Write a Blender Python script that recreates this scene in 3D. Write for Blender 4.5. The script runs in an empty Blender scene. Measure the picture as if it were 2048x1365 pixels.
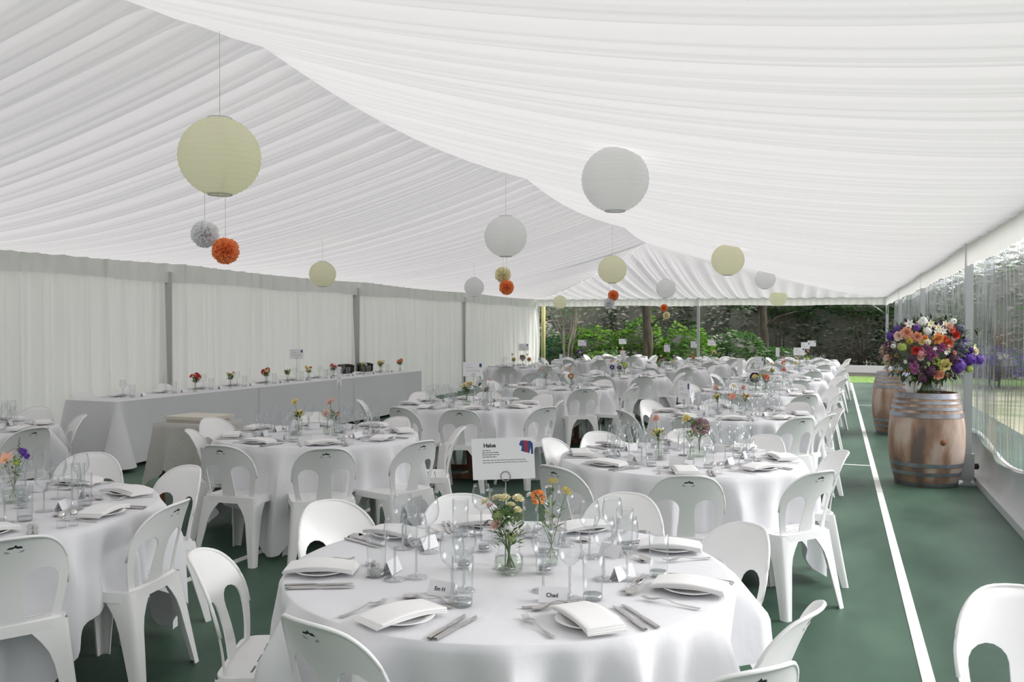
import bpy, bmesh, math, random
from mathutils import Vector, Matrix, noise
random.seed(7)
PI=math.pi; sin=math.sin; cos=math.cos; R=math.radians
sc=bpy.context.scene
C=sc.collection
# ------------------------------------------------------------------ materials
def mat(name,col,rough=.5,metal=0,spec=.5,sub=0,coat=0):
    m=bpy.data.materials.new(name); m.use_nodes=True
    b=m.node_tree.nodes['Principled BSDF']
    b.inputs['Base Color'].default_value=(*col,1); b.inputs['Roughness'].default_value=rough
    b.inputs['Metallic'].default_value=metal; b.inputs['Specular IOR Level'].default_value=spec
    b.inputs['Coat Weight'].default_value=coat
    return m
def nd(m,t,**k):
    n=m.node_tree.nodes.new(t)
    for a,v in k.items(): setattr(n,a,v)
    return n
def lk(m,a,b): m.node_tree.links.new(a,b)
def noisecol(m,c1,c2,scale,detail=4,stretch=(1,1,1),lo=.35,hi=.65,coord='Object',bump=0,bscale=None):
    b=m.node_tree.nodes['Principled BSDF']
    tc=nd(m,'ShaderNodeTexCoord'); mp=nd(m,'ShaderNodeMapping'); mp.inputs['Scale'].default_value=stretch
    n=nd(m,'ShaderNodeTexNoise'); n.inputs['Scale'].default_value=scale; n.inputs['Detail'].default_value=detail
    r=nd(m,'ShaderNodeValToRGB'); r.color_ramp.elements[0].position=lo; r.color_ramp.elements[1].position=hi
    r.color_ramp.elements[0].color=(*c1,1); r.color_ramp.elements[1].color=(*c2,1)
    lk(m,tc.outputs[coord],mp.inputs[0]); lk(m,mp.outputs[0],n.inputs['Vector']); lk(m,n.outputs[0],r.inputs[0]); lk(m,r.outputs[0],b.inputs['Base Color'])
    if bump:
        bp=nd(m,'ShaderNodeBump'); bp.inputs['Strength'].default_value=bump; bp.inputs['Distance'].default_value=.01
        lk(m,n.outputs[0],bp.inputs['Height']); lk(m,bp.outputs[0],b.inputs['Normal'])
    return m,mp,r
def fabric(name,col,trans,tcol=None,bump=0):
    m=bpy.data.materials.new(name); m.use_nodes=True; nt=m.node_tree
    for n in list(nt.nodes):
        if n.type=='BSDF_PRINCIPLED': nt.nodes.remove(n)
    out=[n for n in nt.nodes if n.type=='OUTPUT_MATERIAL'][0]
    d=nd(m,'ShaderNodeBsdfDiffuse'); t=nd(m,'ShaderNodeBsdfTranslucent'); x=nd(m,'ShaderNodeMixShader')
    d.inputs[0].default_value=(*col,1); t.inputs[0].default_value=(*(tcol or col),1); x.inputs[0].default_value=trans
    lk(m,d.outputs[0],x.inputs[1]); lk(m,t.outputs[0],x.inputs[2]); lk(m,x.outputs[0],out.inputs[0])
    if bump:
        tc=nd(m,'ShaderNodeTexCoord'); n=nd(m,'ShaderNodeTexNoise'); n.inputs['Scale'].default_value=9; n.inputs['Detail'].default_value=3
        bp=nd(m,'ShaderNodeBump'); bp.inputs['Strength'].default_value=bump; bp.inputs['Distance'].default_value=.02
        lk(m,tc.outputs['Object'],n.inputs['Vector']); lk(m,n.outputs[0],bp.inputs['Height'])
        lk(m,bp.outputs[0],d.inputs['Normal'])
    return m
def clear(name,tint,edge,rough=.03,haze=0,bump=0,base=.05):
    m=bpy.data.materials.new(name); m.use_nodes=True; nt=m.node_tree
    for n in list(nt.nodes):
        if n.type=='BSDF_PRINCIPLED': nt.nodes.remove(n)
    out=[n for n in nt.nodes if n.type=='OUTPUT_MATERIAL'][0]
    t=nd(m,'ShaderNodeBsdfTransparent'); g=nd(m,'ShaderNodeBsdfGlossy'); x=nd(m,'ShaderNodeMixShader')
    t.inputs[0].default_value=(*tint,1); g.inputs['Color'].default_value=(.78,.80,.82,1); g.inputs['Roughness'].default_value=rough
    lw=nd(m,'ShaderNodeLayerWeight'); lw.inputs[0].default_value=.5
    pw=nd(m,'ShaderNodeMath',operation='POWER'); pw.inputs[1].default_value=edge
    mr=nd(m,'ShaderNodeMapRange'); mr.inputs[3].default_value=base; mr.inputs[4].default_value=.75
    lk(m,lw.outputs['Facing'],pw.inputs[0]); lk(m,pw.outputs[0],mr.inputs[0]); lk(m,mr.outputs[0],x.inputs[0])
    lk(m,t.outputs[0],x.inputs[1]); lk(m,g.outputs[0],x.inputs[2])
    last=x
    if haze:
        d=nd(m,'ShaderNodeBsdfDiffuse'); d.inputs[0].default_value=(.85,.87,.88,1)
        x2=nd(m,'ShaderNodeMixShader')
        tc=nd(m,'ShaderNodeTexCoord'); mp=nd(m,'ShaderNodeMapping'); mp.inputs['Scale'].default_value=(1,9,.8)
        n=nd(m,'ShaderNodeTexNoise'); n.inputs['Scale'].default_value=2.2; n.inputs['Detail'].default_value=5
        r=nd(m,'ShaderNodeMapRange'); r.inputs[1].default_value=.45; r.inputs[2].default_value=.8; r.inputs[3].default_value=haze*.25; r.inputs[4].default_value=haze*3
        lk(m,tc.outputs['Object'],mp.inputs[0]); lk(m,mp.outputs[0],n.inputs['Vector']); lk(m,n.outputs[0],r.inputs[0]); lk(m,r.outputs[0],x2.inputs[0])
        lk(m,x.outputs[0],x2.inputs[1]); lk(m,d.outputs[0],x2.inputs[2]); last=x2
        bp=nd(m,'ShaderNodeBump'); bp.inputs['Strength'].default_value=bump; bp.inputs['Distance'].default_value=.03
        lk(m,n.outputs[0],bp.inputs['Height']); lk(m,bp.outputs[0],g.inputs['Normal'])
    lk(m,last.outputs[0],out.inputs[0])
    return m
M={}
M['liner']=fabric('liner fabric',(.84,.83,.84),.42,(.44,.44,.445))
M['valance']=fabric('valance fabric',(.80,.81,.785),.26)
M['curtain']=fabric('curtain fabric',(.78,.79,.755),.36,(.80,.81,.76))
M['cloth']=fabric('table linen',(.78,.78,.80),.06,None,.25)
M['lace']=fabric('lace cloth',(.66,.65,.61),.25,None,.6)
M['napkin']=fabric('napkin linen',(.86,.85,.84),.05)
M['paper']=mat('card paper',(.82,.82,.84),.6)
M['china']=mat('white china',(.80,.80,.80),.18)
M['plastic']=mat('white moulded plastic',(.83,.83,.82),.28,0,.5)
M['steel']=mat('cutlery steel',(.62,.60,.58),.22,1)
M['alu']=mat('aluminium pole',(.42,.44,.44),.35,.75)
M['wire']=mat('stand wire',(.35,.34,.33),.3,.9)
M['ink']=mat('black ink',(.02,.02,.025),.6)
M['grey']=mat('grey badge',(.40,.41,.42),.5)
M['glass']=clear('thin glass',(.980,.984,.984),3.6,base=.035)
M['stemglass']=clear('solid glass stem',(.86,.875,.875),1.2,.05,base=.22)
M['base']=clear('thick glass base',(.86,.87,.86),2,.08,0,0,.12)
M['water']=clear('vase water',(.86,.90,.84),3,.02)
M['pvc']=clear('clear pvc',(.86,.89,.92),2.6,.10,.055,.5,.07)
M['whitepvc']=mat('white pvc skirt',(.62,.63,.64),.35)
M['wax']=mat('candle wax',(.62,.62,.64),.6)
M['tin']=mat('tealight tin',(.5,.5,.52),.3,.9)
M['wood']=mat('trestle wood',(.16,.06,.03),.5)
noisecol(M['wood'],(.09,.035,.02),(.28,.11,.05),6,4,(1,1,.15))
M['board']=mat('painted board',(.62,.58,.50),.6)
M['brown']=mat('dark wicker',(.035,.028,.024),.7)
M['string']=mat('fishing line',(.5,.5,.5),.4)
for n,c,tr in [('cream',(.97,.95,.76),.72),('whitelamp',(.96,.96,.96),.68)]:
    M[n]=fabric('paper lantern '+n,c,tr,tuple(min(1,q*1.12) for q in c))
M['tissue_white']=fabric('tissue white',(.98,.98,1.0),.6)
M['tissue_orange']=fabric('tissue orange',(1.0,.45,.20),.45)
M['tissue_cream']=fabric('tissue cream',(1.0,.96,.74),.6)
for n,c in dict(peach=(.85,.45,.32),orange=(.90,.42,.14),red=(.62,.06,.05),coral=(.80,.20,.12),pink=(.80,.35,.38),pale=(.85,.62,.55),yellow=(.85,.75,.35),cream_petal=(.85,.80,.55),white_petal=(.85,.85,.82),violet=(.16,.06,.42),mauve=(.48,.14,.36),lime=(.50,.62,.14),plum=(.10,.03,.08),slate=(.10,.11,.16),ochre=(.55,.42,.06),dusky=(.42,.30,.32)).items():
    M[n]=mat('petal '+n,c,.65)
M['leaf']=mat('leaf green',(.08,.17,.04),.5); noisecol(M['leaf'],(.04,.10,.02),(.14,.25,.07),30)
M['leaf_pale']=mat('pale leaf',(.30,.38,.16),.55)
M['leaf_dark']=mat('deep leaf',(.025,.055,.025),.5)
M['stem']=mat('stem green',(.12,.20,.07),.5)
# floor
M['court']=mat('painted court surface',(.06,.12,.08),.5,0,.22)
_,mp,rr=noisecol(M['court'],(.030,.066,.045),(.078,.145,.098),1.3,9,(1,.45,1),.36,.66,'Object',.15)
M['line']=mat('court line paint',(.74,.74,.72),.6); noisecol(M['line'],(.45,.45,.42),(.80,.80,.78),5,8,(1,1,1),.25,.45)
M['grass']=mat('lawn',(.10,.22,.03),.8); noisecol(M['grass'],(.07,.15,.02),(.20,.36,.06),9,6)
M['lawn']=mat('side lawn',(.22,.28,.12),.8); noisecol(M['lawn'],(.16,.22,.08),(.42,.40,.26),.9,6)
M['soil']=mat('garden soil',(.05,.05,.035),.9); noisecol(M['soil'],(.035,.035,.025),(.10,.10,.06),3,6)
M['kerb']=mat('white kerb paint',(.75,.76,.76),.6)
M['bark']=mat('dark bark',(.06,.05,.04),.9); noisecol(M['bark'],(.03,.027,.022),(.11,.09,.06),10,5,(1,1,.2))
M['bark_pale']=mat('pale bark',(.28,.25,.20),.9); noisecol(M['bark_pale'],(.15,.13,.10),(.38,.35,.29),10,5,(1,1,.2))
M['post']=mat('treated pine post',(.42,.40,.16),.8); noisecol(M['post'],(.32,.30,.12),(.5,.48,.2),12,4,(1,1,.15))
def fol(n,a,b):
    m=fabric('foliage '+n,a,.25,b); 
    return m
M['f_dark']=fol('dark',(.28,.33,.26),(.26,.36,.20))  # dark leaf lifted and greyed: haze over distant greenery is put into the colour
M['f_grey']=fol('grey',(.40,.40,.36),(.36,.38,.30))  # grey-green leaf, paler than life because haze is painted into it
M['f_mid']=fol('mid',(.06,.14,.045),(.10,.22,.05))
M['f_bright']=fol('bright',(.17,.33,.06),(.26,.46,.07))
M['f_teal']=fol('teal',(.06,.15,.09),(.08,.20,.09))
M['f_purple']=fol('purple',(.13,.09,.34),(.18,.12,.42))
M['f_core']=mat('inner twigs',(.16,.17,.14),.95)  # lifted along with the leaves to carry the same painted-in haze
# barrel
M['stave']=mat('oak stave',(.3,.18,.1),.6)
_,mp,rr=noisecol(M['stave'],(.14,.10,.085),(.52,.41,.34),2.0,7,(2.6,2.6,.7),.38,.62,'Object',.3)
e=rr.color_ramp.elements.new(.5); e.color=(.33,.20,.13,1)
M['hoop']=mat('galvanised hoop',(.30,.33,.37),.45,.7); noisecol(M['hoop'],(.20,.18,.17),(.38,.42,.48),5,6)
M['barrel_in']=mat('barrel inside',(.22,.09,.04),.8)
# ------------------------------------------------------------------ mesh helpers
class MB:
    def __init__(s): s.v=[]; s.f=[]; s.m=[]; s.ms=[]
    def mi(s,m):
        if m not in s.ms: s.ms.append(m)
        return s.ms.index(m)
    def add(s,vs,fs,m,T=None):
        b=len(s.v); k=s.mi(m)
        s.v+= [ (T@Vector(v)) if T is not None else Vector(v) for v in vs]
        s.f+= [tuple(b+i for i in f) for f in fs]; s.m+=[k]*len(fs)
        return s
    def box(s,c,d,m,T=None,taper=1):
        x,y,z=[a/2 for a in d]; cx,cy,cz=c
        vs=[(cx+sx*x*(taper if sz<0 else 1),cy+sy*y*(taper if sz<0 else 1),cz+sz*z) for sz in(-1,1) for sy in(-1,1) for sx in(-1,1)]
        fs=[(0,2,3,1),(4,5,7,6),(0,1,5,4),(2,6,7,3),(0,4,6,2),(1,3,7,5)]
        return s.add(vs,fs,m,T)
    def lathe(s,prof,m,n=24,T=None,capb=False,capt=False,wav=None):
        vs=[];fs=[]
        for r,z in prof:
            for i in range(n):
                a=2*PI*i/n; q=r*(wav(a,z) if wav else 1); vs.append((q*cos(a),q*sin(a),z))
        for j in range(len(prof)-1):
            for i in range(n):
                k=(i+1)%n; fs.append((j*n+i,j*n+k,(j+1)*n+k,(j+1)*n+i))
        if capb: fs.append(tuple(range(n))[::-1])
        if capt: fs.append(tuple((len(prof)-1)*n+i for i in range(n)))
        return s.add(vs,fs,m,T)
    def tube(s,pts,r,m,n=6,T=None,r2=None):
        pts=[Vector(p) for p in pts]; vs=[];fs=[]; L=len(pts)
        for j,p in enumerate(pts):
            d=(pts[min(j+1,L-1)]-pts[max(j-1,0)]).normalized()
            a=d.cross(Vector((0,0,1)) if abs(d.z)<.9 else Vector((1,0,0))).normalized(); b=d.cross(a)
            q=r if r2 is None else r+(r2-r)*j/(L-1)
            for i in range(n):
                t=2*PI*i/n; vs.append(p+a*q*cos(t)+b*q*sin(t))
        for j in range(L-1):
            for i in range(n):
                k=(i+1)%n; fs.append((j*n+i,j*n+k,(j+1)*n+k,(j+1)*n+i))
        fs.append(tuple(range(n))[::-1]); fs.append(tuple((L-1)*n+i for i in range(n)))
        return s.add(vs,fs,m,T)
    def grid(s,f,nu,nv,m,closed=False):
        vs=[f(u/(nu-(0 if closed else 1)),v/(nv-1)) for v in range(nv) for u in range(nu)]
        fs=[]
        for v in range(nv-1):
            for u in range(nu if closed else nu-1):
                w=(u+1)%nu; fs.append((v*nu+u,v*nu+w,(v+1)*nu+w,(v+1)*nu+u))
        return s.add(vs,fs,m)
    def mesh(s,name,smooth=True):
        me=bpy.data.meshes.new(name); me.from_pydata([tuple(v) for v in s.v],[],s.f)
        for m in s.ms: me.materials.append(M[m])
        me.polygons.foreach_set('material_index',s.m)
        me.polygons.foreach_set('use_smooth',[smooth]*len(s.f)); me.update()
        return me
    def obj(s,name,parent=None,smooth=True,loc=None,auto=None):
        me=s.mesh(name,smooth)
        if auto: 
            bm=bmesh.new(); bm.from_mesh(me)
            for e in bm.edges:
                if len(e.link_faces)==2 and e.calc_face_angle(0)>R(auto): e.smooth=False
            bm.to_mesh(me); bm.free()
        return link(name,me,parent,loc)
def link(name,me,parent=None,loc=None):
    o=bpy.data.objects.new(name,me); C.objects.link(o)
    if parent: o.parent=parent
    if loc: o.location=loc
    return o
def tag(o,label=None,cat=None,group=None,kind=None):
    if label: o['label']=label
    if cat: o['category']=cat
    if group: o['group']=group
    if kind: o['kind']=kind
    return o
def thing(name,label,cat,loc=(0,0,0),rz=0,group=None):
    o=bpy.data.objects.new(name,None); o.empty_display_size=.1; C.objects.link(o)
    o.location=loc; o.rotation_euler=(0,0,rz); return tag(o,label,cat,group)
def copytree(o,parent=None):
    c=o.copy(); C.objects.link(c)
    if parent: c.parent=parent
    for ch in KIDS.get(o.name,[]): copytree(ch,c)
    return c
KIDS={}
class Kind:
    """builds a thing once; later placements are copies of it and of its parts"""
    def __init__(s,build): s.b=build; s.o=None
    def put(s,loc,rz,label,cat,group=None,scale=1,tilt=None):
        if s.o is None:
            s.o=s.b(); o=s.o
            s.tree={}
            for x in bpy.data.objects:
                if x.parent: s.tree.setdefault(x.parent.name,[])
            def walk(a):
                KIDS[a.name]=[x for x in C.objects if x.parent==a]
                for x in KIDS[a.name]: walk(x)
            walk(o)
        else: 
            o=copytree(s.o)
            for k in ('label','category','group','kind'):
                if k in o: del o[k]
        o.location=loc; o.rotation_euler=(tilt[0],tilt[1],rz) if tilt else (0,0,rz); o.scale=(scale,)*3
        tag(o,label,cat,group); return o
def fill2d(loops,thick,m=None,cuts=None,name='plate'):
    """flat sheet with holes from 2D outlines, subdivided by parallel cuts so it can be bent"""
    cu=bpy.data.curves.new(name,'CURVE'); cu.dimensions='2D'; cu.fill_mode='BOTH'; cu.extrude=thick/2
    for lp in loops:
        sp=cu.splines.new('POLY'); sp.points.add(len(lp)-1)
        for p,q in zip(sp.points,lp): p.co=(q[0],q[1],0,1)
        sp.use_cyclic_u=True
    ob=bpy.data.objects.new(name,cu); C.objects.link(ob); dg=bpy.context.evaluated_depsgraph_get()
    me=bpy.data.meshes.new_from_object(ob.evaluated_get(dg)); bpy.data.objects.remove(ob); 
    bm=bmesh.new(); bm.from_mesh(me); bmesh.ops.remove_doubles(bm,verts=bm.verts,dist=1e-5)
    if cuts:
        for ax,vals in cuts:
            no=Vector((1,0,0)) if ax==0 else Vector((0,1,0))
            for v in vals:
                bmesh.ops.bisect_plane(bm,geom=bm.verts[:]+bm.edges[:]+bm.faces[:],plane_co=no*v,plane_no=no,dist=1e-5)
    return bm
def bm_mesh(bm,name,mats,smooth=True,auto=40):
    for f in bm.faces: f.smooth=smooth
    for e in bm.edges:
        if len(e.link_faces)==2 and e.calc_face_angle(0)>R(auto): e.smooth=False
    me=bpy.data.meshes.new(name); bm.to_mesh(me); bm.free()
    me.materials.clear()
    for m in mats: me.materials.append(M[m])
    return me
def rrect(x0,y0,x1,y1,r,n=6):
    out=[]
    for cx,cy,a0 in((x1-r,y0+r,-90),(x1-r,y1-r,0),(x0+r,y1-r,90),(x0+r,y0+r,180)):
        for i in range(n+1):
            a=R(a0+90*i/n); out.append((cx+r*cos(a),cy+r*sin(a)))
    return out
def frange(a,b,n): return [a+(b-a)*i/(n-1) for i in range(n)]
def text_mesh(s,size,m='ink',bold=0):
    cu=bpy.data.curves.new('t','FONT'); cu.body=s; cu.size=size; cu.offset=bold; cu.extrude=.0003
    ob=bpy.data.objects.new('t',cu); C.objects.link(ob); dg=bpy.context.evaluated_depsgraph_get()
    me=bpy.data.meshes.new_from_object(ob.evaluated_get(dg)); bpy.data.objects.remove(ob)
    me.materials.clear(); me.materials.append(M[m]); return me
# ------------------------------------------------------------------ tent dimensions
XR,XL=1.27,-8.60; XM=-3.65; ZE=2.43; ZR=3.46
Y0=-5.3; BAY=5.2; YS=5.1; YE=25.9; YH=18.1
def bayt(Y): return ((Y-YS)/BAY)%1.0
def hip(Y): return 1.0 if Y<YH else max(0.,1-(Y-YH)/(YE-YH))
def pleat(Y,s,seed,gather):
    n=noise.noise
    w=Y+.10*n(Vector((Y*.9,seed,0)))+.035*n(Vector((Y*3.1,s*1.3,seed)))
    a=.5+.5*n(Vector((Y*1.3,seed+3,s*.5)))
    b=.5+.5*n(Vector((Y*2.3,seed+9,s*.8)))
    per=.34+.14*(1 if seed>12 else 0); f1=abs(sin(PI*w/per+ .5*n(Vector((Y*.7,seed,s*1.1)))))
    f2=abs(sin(PI*w/.155+seed))
    f3=sin(2*PI*w/.062+seed*2)
    return ( .058*(1-f1)**2.2*(a+.30) + .026*(1-f2)**1.6*(b+.2) + .0030*f3*gather) - .02
def roof_z(s,Y):
    sag=.22*4*s*(1-s)*(1-.25*s)
    t=bayt(Y); sy=(.03+.14*s)*4*t*(1-t)
    return ZE+(ZR-ZE)*s-sag-sy
def slope(side):
    mb=MB(); NY=int((YE-Y0)/.0135); NS=30
    def f(u,v):
        Y=Y0+(YE-Y0)*v; s=u*hip(Y)
        X=(XR if side>0 else XL); X=X+(XM-X)*s
        g=.4+.6*abs(2*s-1)
        z=roof_z(s,Y)+pleat(Y,s,side*5+11,g)*(.45+.55*min(1,s*6)*1)*(1 if u<.95 else max(0,(1-u)/.05)**.5)
        if Y>YH: 
            k=u**6; z=z*(1-k)+hipz(XM+(X-XM),Y)*k
        return (X,Y,z)
    mb.grid(f,NS,NY,'liner'); return mb
def hipz(X,Y):
    w=(Y-YH)/(YE-YH); return 3.33+(ZE-.02-3.33)*w-.16*4*w*(1-w)
slope(1).obj('ceiling'); slope(-1).obj('ceiling')
mb=MB()
def fh(u,v):
    Y=YH+(YE-YH)*v; hw=(XR-XM)*v; X=XM+(2*u-1)*hw
    return (X,Y,hipz(X,Y)+pleat(X*1.0+.25*v,v,4,1)*1.2*min(1,v*4)*min(1,(1-abs(2*u-1))/.05)**.5)
mb.grid(fh,560,44,'liner'); mb.obj('ceiling')
# valances
def valance(p0,p1,inward,seed,z0=2.19,z1=ZE+.03,name='trim_1'):
    p0=Vector(p0);p1=Vector(p1);d=(p1-p0);L=d.length;d.normalize(); n=int(L/.03); iv=Vector(inward)
    mb=MB()
    def f(u,v):
        t=u*L; q=noise.noise(Vector((t*2.2,seed,v*.7)))
        off=(.012*sin(2*PI*t/.17+3*q)+.02*q)*(1-.5*v)
        z=z0+(z1-z0)*v+(.012*sin(t*2.1+seed)+.008*noise.noise(Vector((t*5,seed,0))))*(1-v)
        p=p0+d*t+iv*(off+.05); return (p.x,p.y,z)
    mb.grid(f,n,8,'valance'); return tag(mb.obj(name),kind='structure')
for o in C.objects: o['kind']='structure'
valance((XR,Y0,0),(XR,YE,0),(-1,0,0),1.3,name='trim_1')
valance((XL,Y0,0),(XL,YE,0),(1,0,0),4.7,name='trim_2',z0=2.17)
valance((XL,YE,0),(XR,YE,0),(0,-1,0),8.1,name='trim_3',z0=2.20)
# left curtains, one per bay with a flat covered post between
mb=MB()
for k in range(6):
    y0=-5.3+ (0 if k==0 else 0); 
seams=[-5.3,-.55,4.75,9.95,15.1,20.3,25.95]
for k in range(6):
    a,b=seams[k]+.075,seams[k+1]-.075
    def f(u,v,a=a,b=b,k=k):
        t=a+(b-a)*u; z=.02+2.40*v
        q=noise.noise(Vector((t*.8,k,v*.5))); q2=noise.noise(Vector((t*2.3,k+5,v*.35)))
        off=.045*sin(2*PI*t/.34+4*q)*(.6+q2)+.022*sin(2*PI*t/.145+5*q2+v*.7)+.006*sin(2*PI*t/.05)
        if k==5: off+=.10*max(0,u-.93)/.07*sin(v*3)
        return (XL+off+.02*(1-v),t,z)
    mb.grid(f,int((b-a)/.016),16,'curtain')
tag(mb.obj('wall_left'),kind='structure')
M['post_cover']=fabric('post cover fabric',(.45,.46,.43),.03)
for k,y in enumerate(seams[1:]):
    m_=MB().lathe([(.105,0),(.10,1.2),(.105,2.3)],'post_cover',16,Matrix.Translation((XL-.05,y,.01)),True,True)
    tag(m_.obj('trim_4'),kind='structure')
# wall behind the camera
mb=MB()
mb.grid(lambda u,v:(XL+(XR-XL)*u,Y0-.02+.04*sin(u*160),.02+2.6*v),400,6,'curtain'); tag(mb.obj('wall_back'),kind='structure')
# ------------------------------------------------------------------ right clear wall
PY=[-.1,5.0,10.12,15.35,20.6,25.9]
mb=MB(); XW=XR+.13
def fw(u,v):
    t=Y0+(YE-Y0)*u; z=.42+1.85*v
    q=noise.noise(Vector((t*.6,2,v))); q2=noise.noise(Vector((t*3,7,v*.6)))
    return (XW+.05*q+.022*q2+.010*sin(2*PI*t/.13+6*q),t,z)
mb.grid(fw,int((YE-Y0)/.02),16,'pvc'); tag(mb.obj('wall_right'),kind='structure')
mb=MB()
def fs(u,v):
    t=Y0+(YE-Y0)*u; q=noise.noise(Vector((t*1.3,3,v)))
    base=.40+.05*sin(t*1.9)
    return (XW+.03*q+.09*sin(v*PI)*.6-.02*(1-v)+.02*sin(t*7+v*3),t,.06+(base-.06)*v)
mb.grid(fs,600,8,'whitepvc'); tag(mb.obj('trim_5'),kind='structure')
mb=MB()
pts=[(XW+.04,Y0+(YE-Y0)*i/160,.40+.05*sin((Y0+(YE-Y0)*i/160)*1.9)) for i in range(161)]
mb.tube(pts,.022,'whitepvc',8)
mb.box((XR+.10,(Y0+YE)/2,.035),(.10,YE-Y0,.07),'whitepvc'); tag(mb.obj('trim_6',auto=35),kind='structure')
# poles
def tent_pole():
    r=thing('tent_pole','','',(0,0,0))
    MB().box((0,0,0),(.072,.072,2.46),'alu',Matrix.Translation((0,0,1.24))).obj('upright',r,False)
    MB().box((0,0,.006),(.26,.26,.012),'alu').obj('base_plate',r,False)
    b=MB(); b.lathe([(.022,0),(.03,.02),(.03,.05),(.01,.06)],'brown',10,Matrix.Translation((.05,0,.18))@Matrix.Rotation(PI/2,4,'Y'),True,True)
    so_=MB().box((0,0,.18),(.12,.12,.26),'alu').obj('socket',r,False); b.obj('ratchet_knob',so_)
    return r
KP=Kind(tent_pole)
pn=['beside the camera end of the clear wall','by the near end of the clear wall','beside the front wine barrel','behind the large flower arrangement','second from the far corner','at the hedge-end corner of the clear wall']
for i,y in enumerate(PY): KP.put((XR-.02,y,0),0,'grey aluminium tent pole on a base plate '+pn[i],'pole','poles along the clear wall')
KP.put((-3.72,YE+.02,0),0,'grey aluminium tent pole at the middle of the open far end','pole')
KP.put((XL+.05,YE+.1,0),0,'grey aluminium tent pole at the corner by the curtain end','pole')
# eave bars
mb=MB(); mb.box((XR+.04,(Y0+YE)/2,2.45),(.07,YE-Y0,.09),'alu'); mb.box((XL-.06,(Y0+YE)/2,2.47),(.07,YE-Y0,.09),'alu'); mb.box(((XL+XR)/2,YE+.05,2.47),(XR-XL,.07,.09),'alu')
tag(mb.obj('trim_7',smooth=False),kind='structure')
mb=MB(); mb.tube([(XR-.02,YE-.55,2.32),(XR-.02,YE,1.95)],.015,'alu'); mb.tube([(XR-.55,YE,2.32),(XR-.02,YE,1.93)],.015,'alu')
tag(mb.obj('corner_brace'),'thin diagonal brace at the corner of clear wall and open end','brace')
# ------------------------------------------------------------------ ground
def flat(name,x0,y0,x1,y1,z,m,kind='structure',h=.02):
    mb=MB(); mb.box(((x0+x1)/2,(y0+y1)/2,z-h/2),(x1-x0,y1-y0,h),m); return tag(mb.obj(name,smooth=False),kind=kind)
flat('floor',-11,-6,2.6,28.0,0,'court')
flat('ground_lawn_end',-16,28.0,9,31.6,-.004,'grass').name='floor'
flat('floor',-22,31.6,14,60,-.012,'soil')
flat('floor',2.6,-8,24,28.0,-.006,'lawn'); flat('floor',9,28,24,31.6,-.006,'lawn')
flat('floor',-30,-8,-11,31.6,-.012,'soil')
def line(x0,y0,x1,y1): flat('trim_8',x0,y0,x1,y1,.003,'line',h=.003)
line(.37,-2,.425,27.6); line(-8.0,11.02,.37,11.07); line(-3.79,1.0,-3.73,11.02); line(.425,19.7,1.2,19.75); line(-8.05,11.02,-8.0,27.6)
line(-8,25.3,.37,25.35)
mb=MB(); mb.box((-5,34.4,.12),(22,.22,.25),'kerb'); tag(mb.obj('garden_kerb',smooth=False),'low white painted kerb beyond the far end lawn','kerb')
mb=MB(); mb.lathe([(.065,0),(.065,2.6)],'post',12,None,True,True); tag(mb.obj('fence_post',loc=(-8.62,26.75,0)),'yellow-green timber post just outside the curtain end','post')
# ------------------------------------------------------------------ greenery
def leafcloud(mb,c,r,n,size,m,seed,flatb=True,core=True):
    rnd=random.Random(seed); cx,cy,cz=c; rx,ry,rz=r
    for i in range(n):
        while True:
            d=Vector((rnd.uniform(-1,1),rnd.uniform(-1,1),rnd.uniform(-1,1)))
            if .05<d.length<=1: break
        d=d.normalized()*(d.length**.35)
        bump=1+.55*noise.noise(d*2.1+Vector((seed,0,0)))
        p=Vector((cx+d.x*rx*bump,cy+d.y*ry*bump,max(.05,cz+d.z*rz*bump)))
        s=size*rnd.uniform(.6,1.3)
        q=Matrix.Rotation(rnd.uniform(0,2*PI),4,'Z')@Matrix.Rotation(rnd.uniform(-1.1,1.1),4,'X')
        T=Matrix.Translation(p)@q
        mb.add([(-s*.5,0,0),(0,-s*.28,0),(s*.5,0,-.1*s),(0,s*.28,.06*s)],[(0,1,2,3)],m,T)
    if core:
        prof=[(.02,-.96),(.5,-.8),(.78,-.45),(.86,0),(.74,.45),(.45,.76),(.02,.9)]
        T=Matrix.Translation((cx,cy,cz))@Matrix.Diagonal((rx*.9,ry*.9,rz*.9,1))
        mb.lathe(prof,'f_core',14,T,False,False,lambda a,z:1+.1*sin(3*a+seed)+.06*sin(7*a))
def bush(label,c,r,n,size,m,seed,cat='shrub',group=None,name='shrub',trunk=None,m2=None):
    root=thing(name,label,cat,(c[0],c[1],0),0,group)
    mb=MB(); leafcloud(mb,(0,0,c[2]),r,n,size,m,seed)
    if m2: leafcloud(mb,(0,-.1,c[2]*1.05),(r[0]*1.02,r[1],r[2]*.98),n//3,size,m2,seed+50,core=False)
    mb.obj('foliage',root,False)
    t=MB(); 
    for k in range(3): t.tube([(.1*k-.1,0,0),(.15*k-.15,.05*k,c[2]*.5),(.4*k-.4,0,c[2])],.03,'bark',6)
    t.obj('stem',root)
    return root
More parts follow.
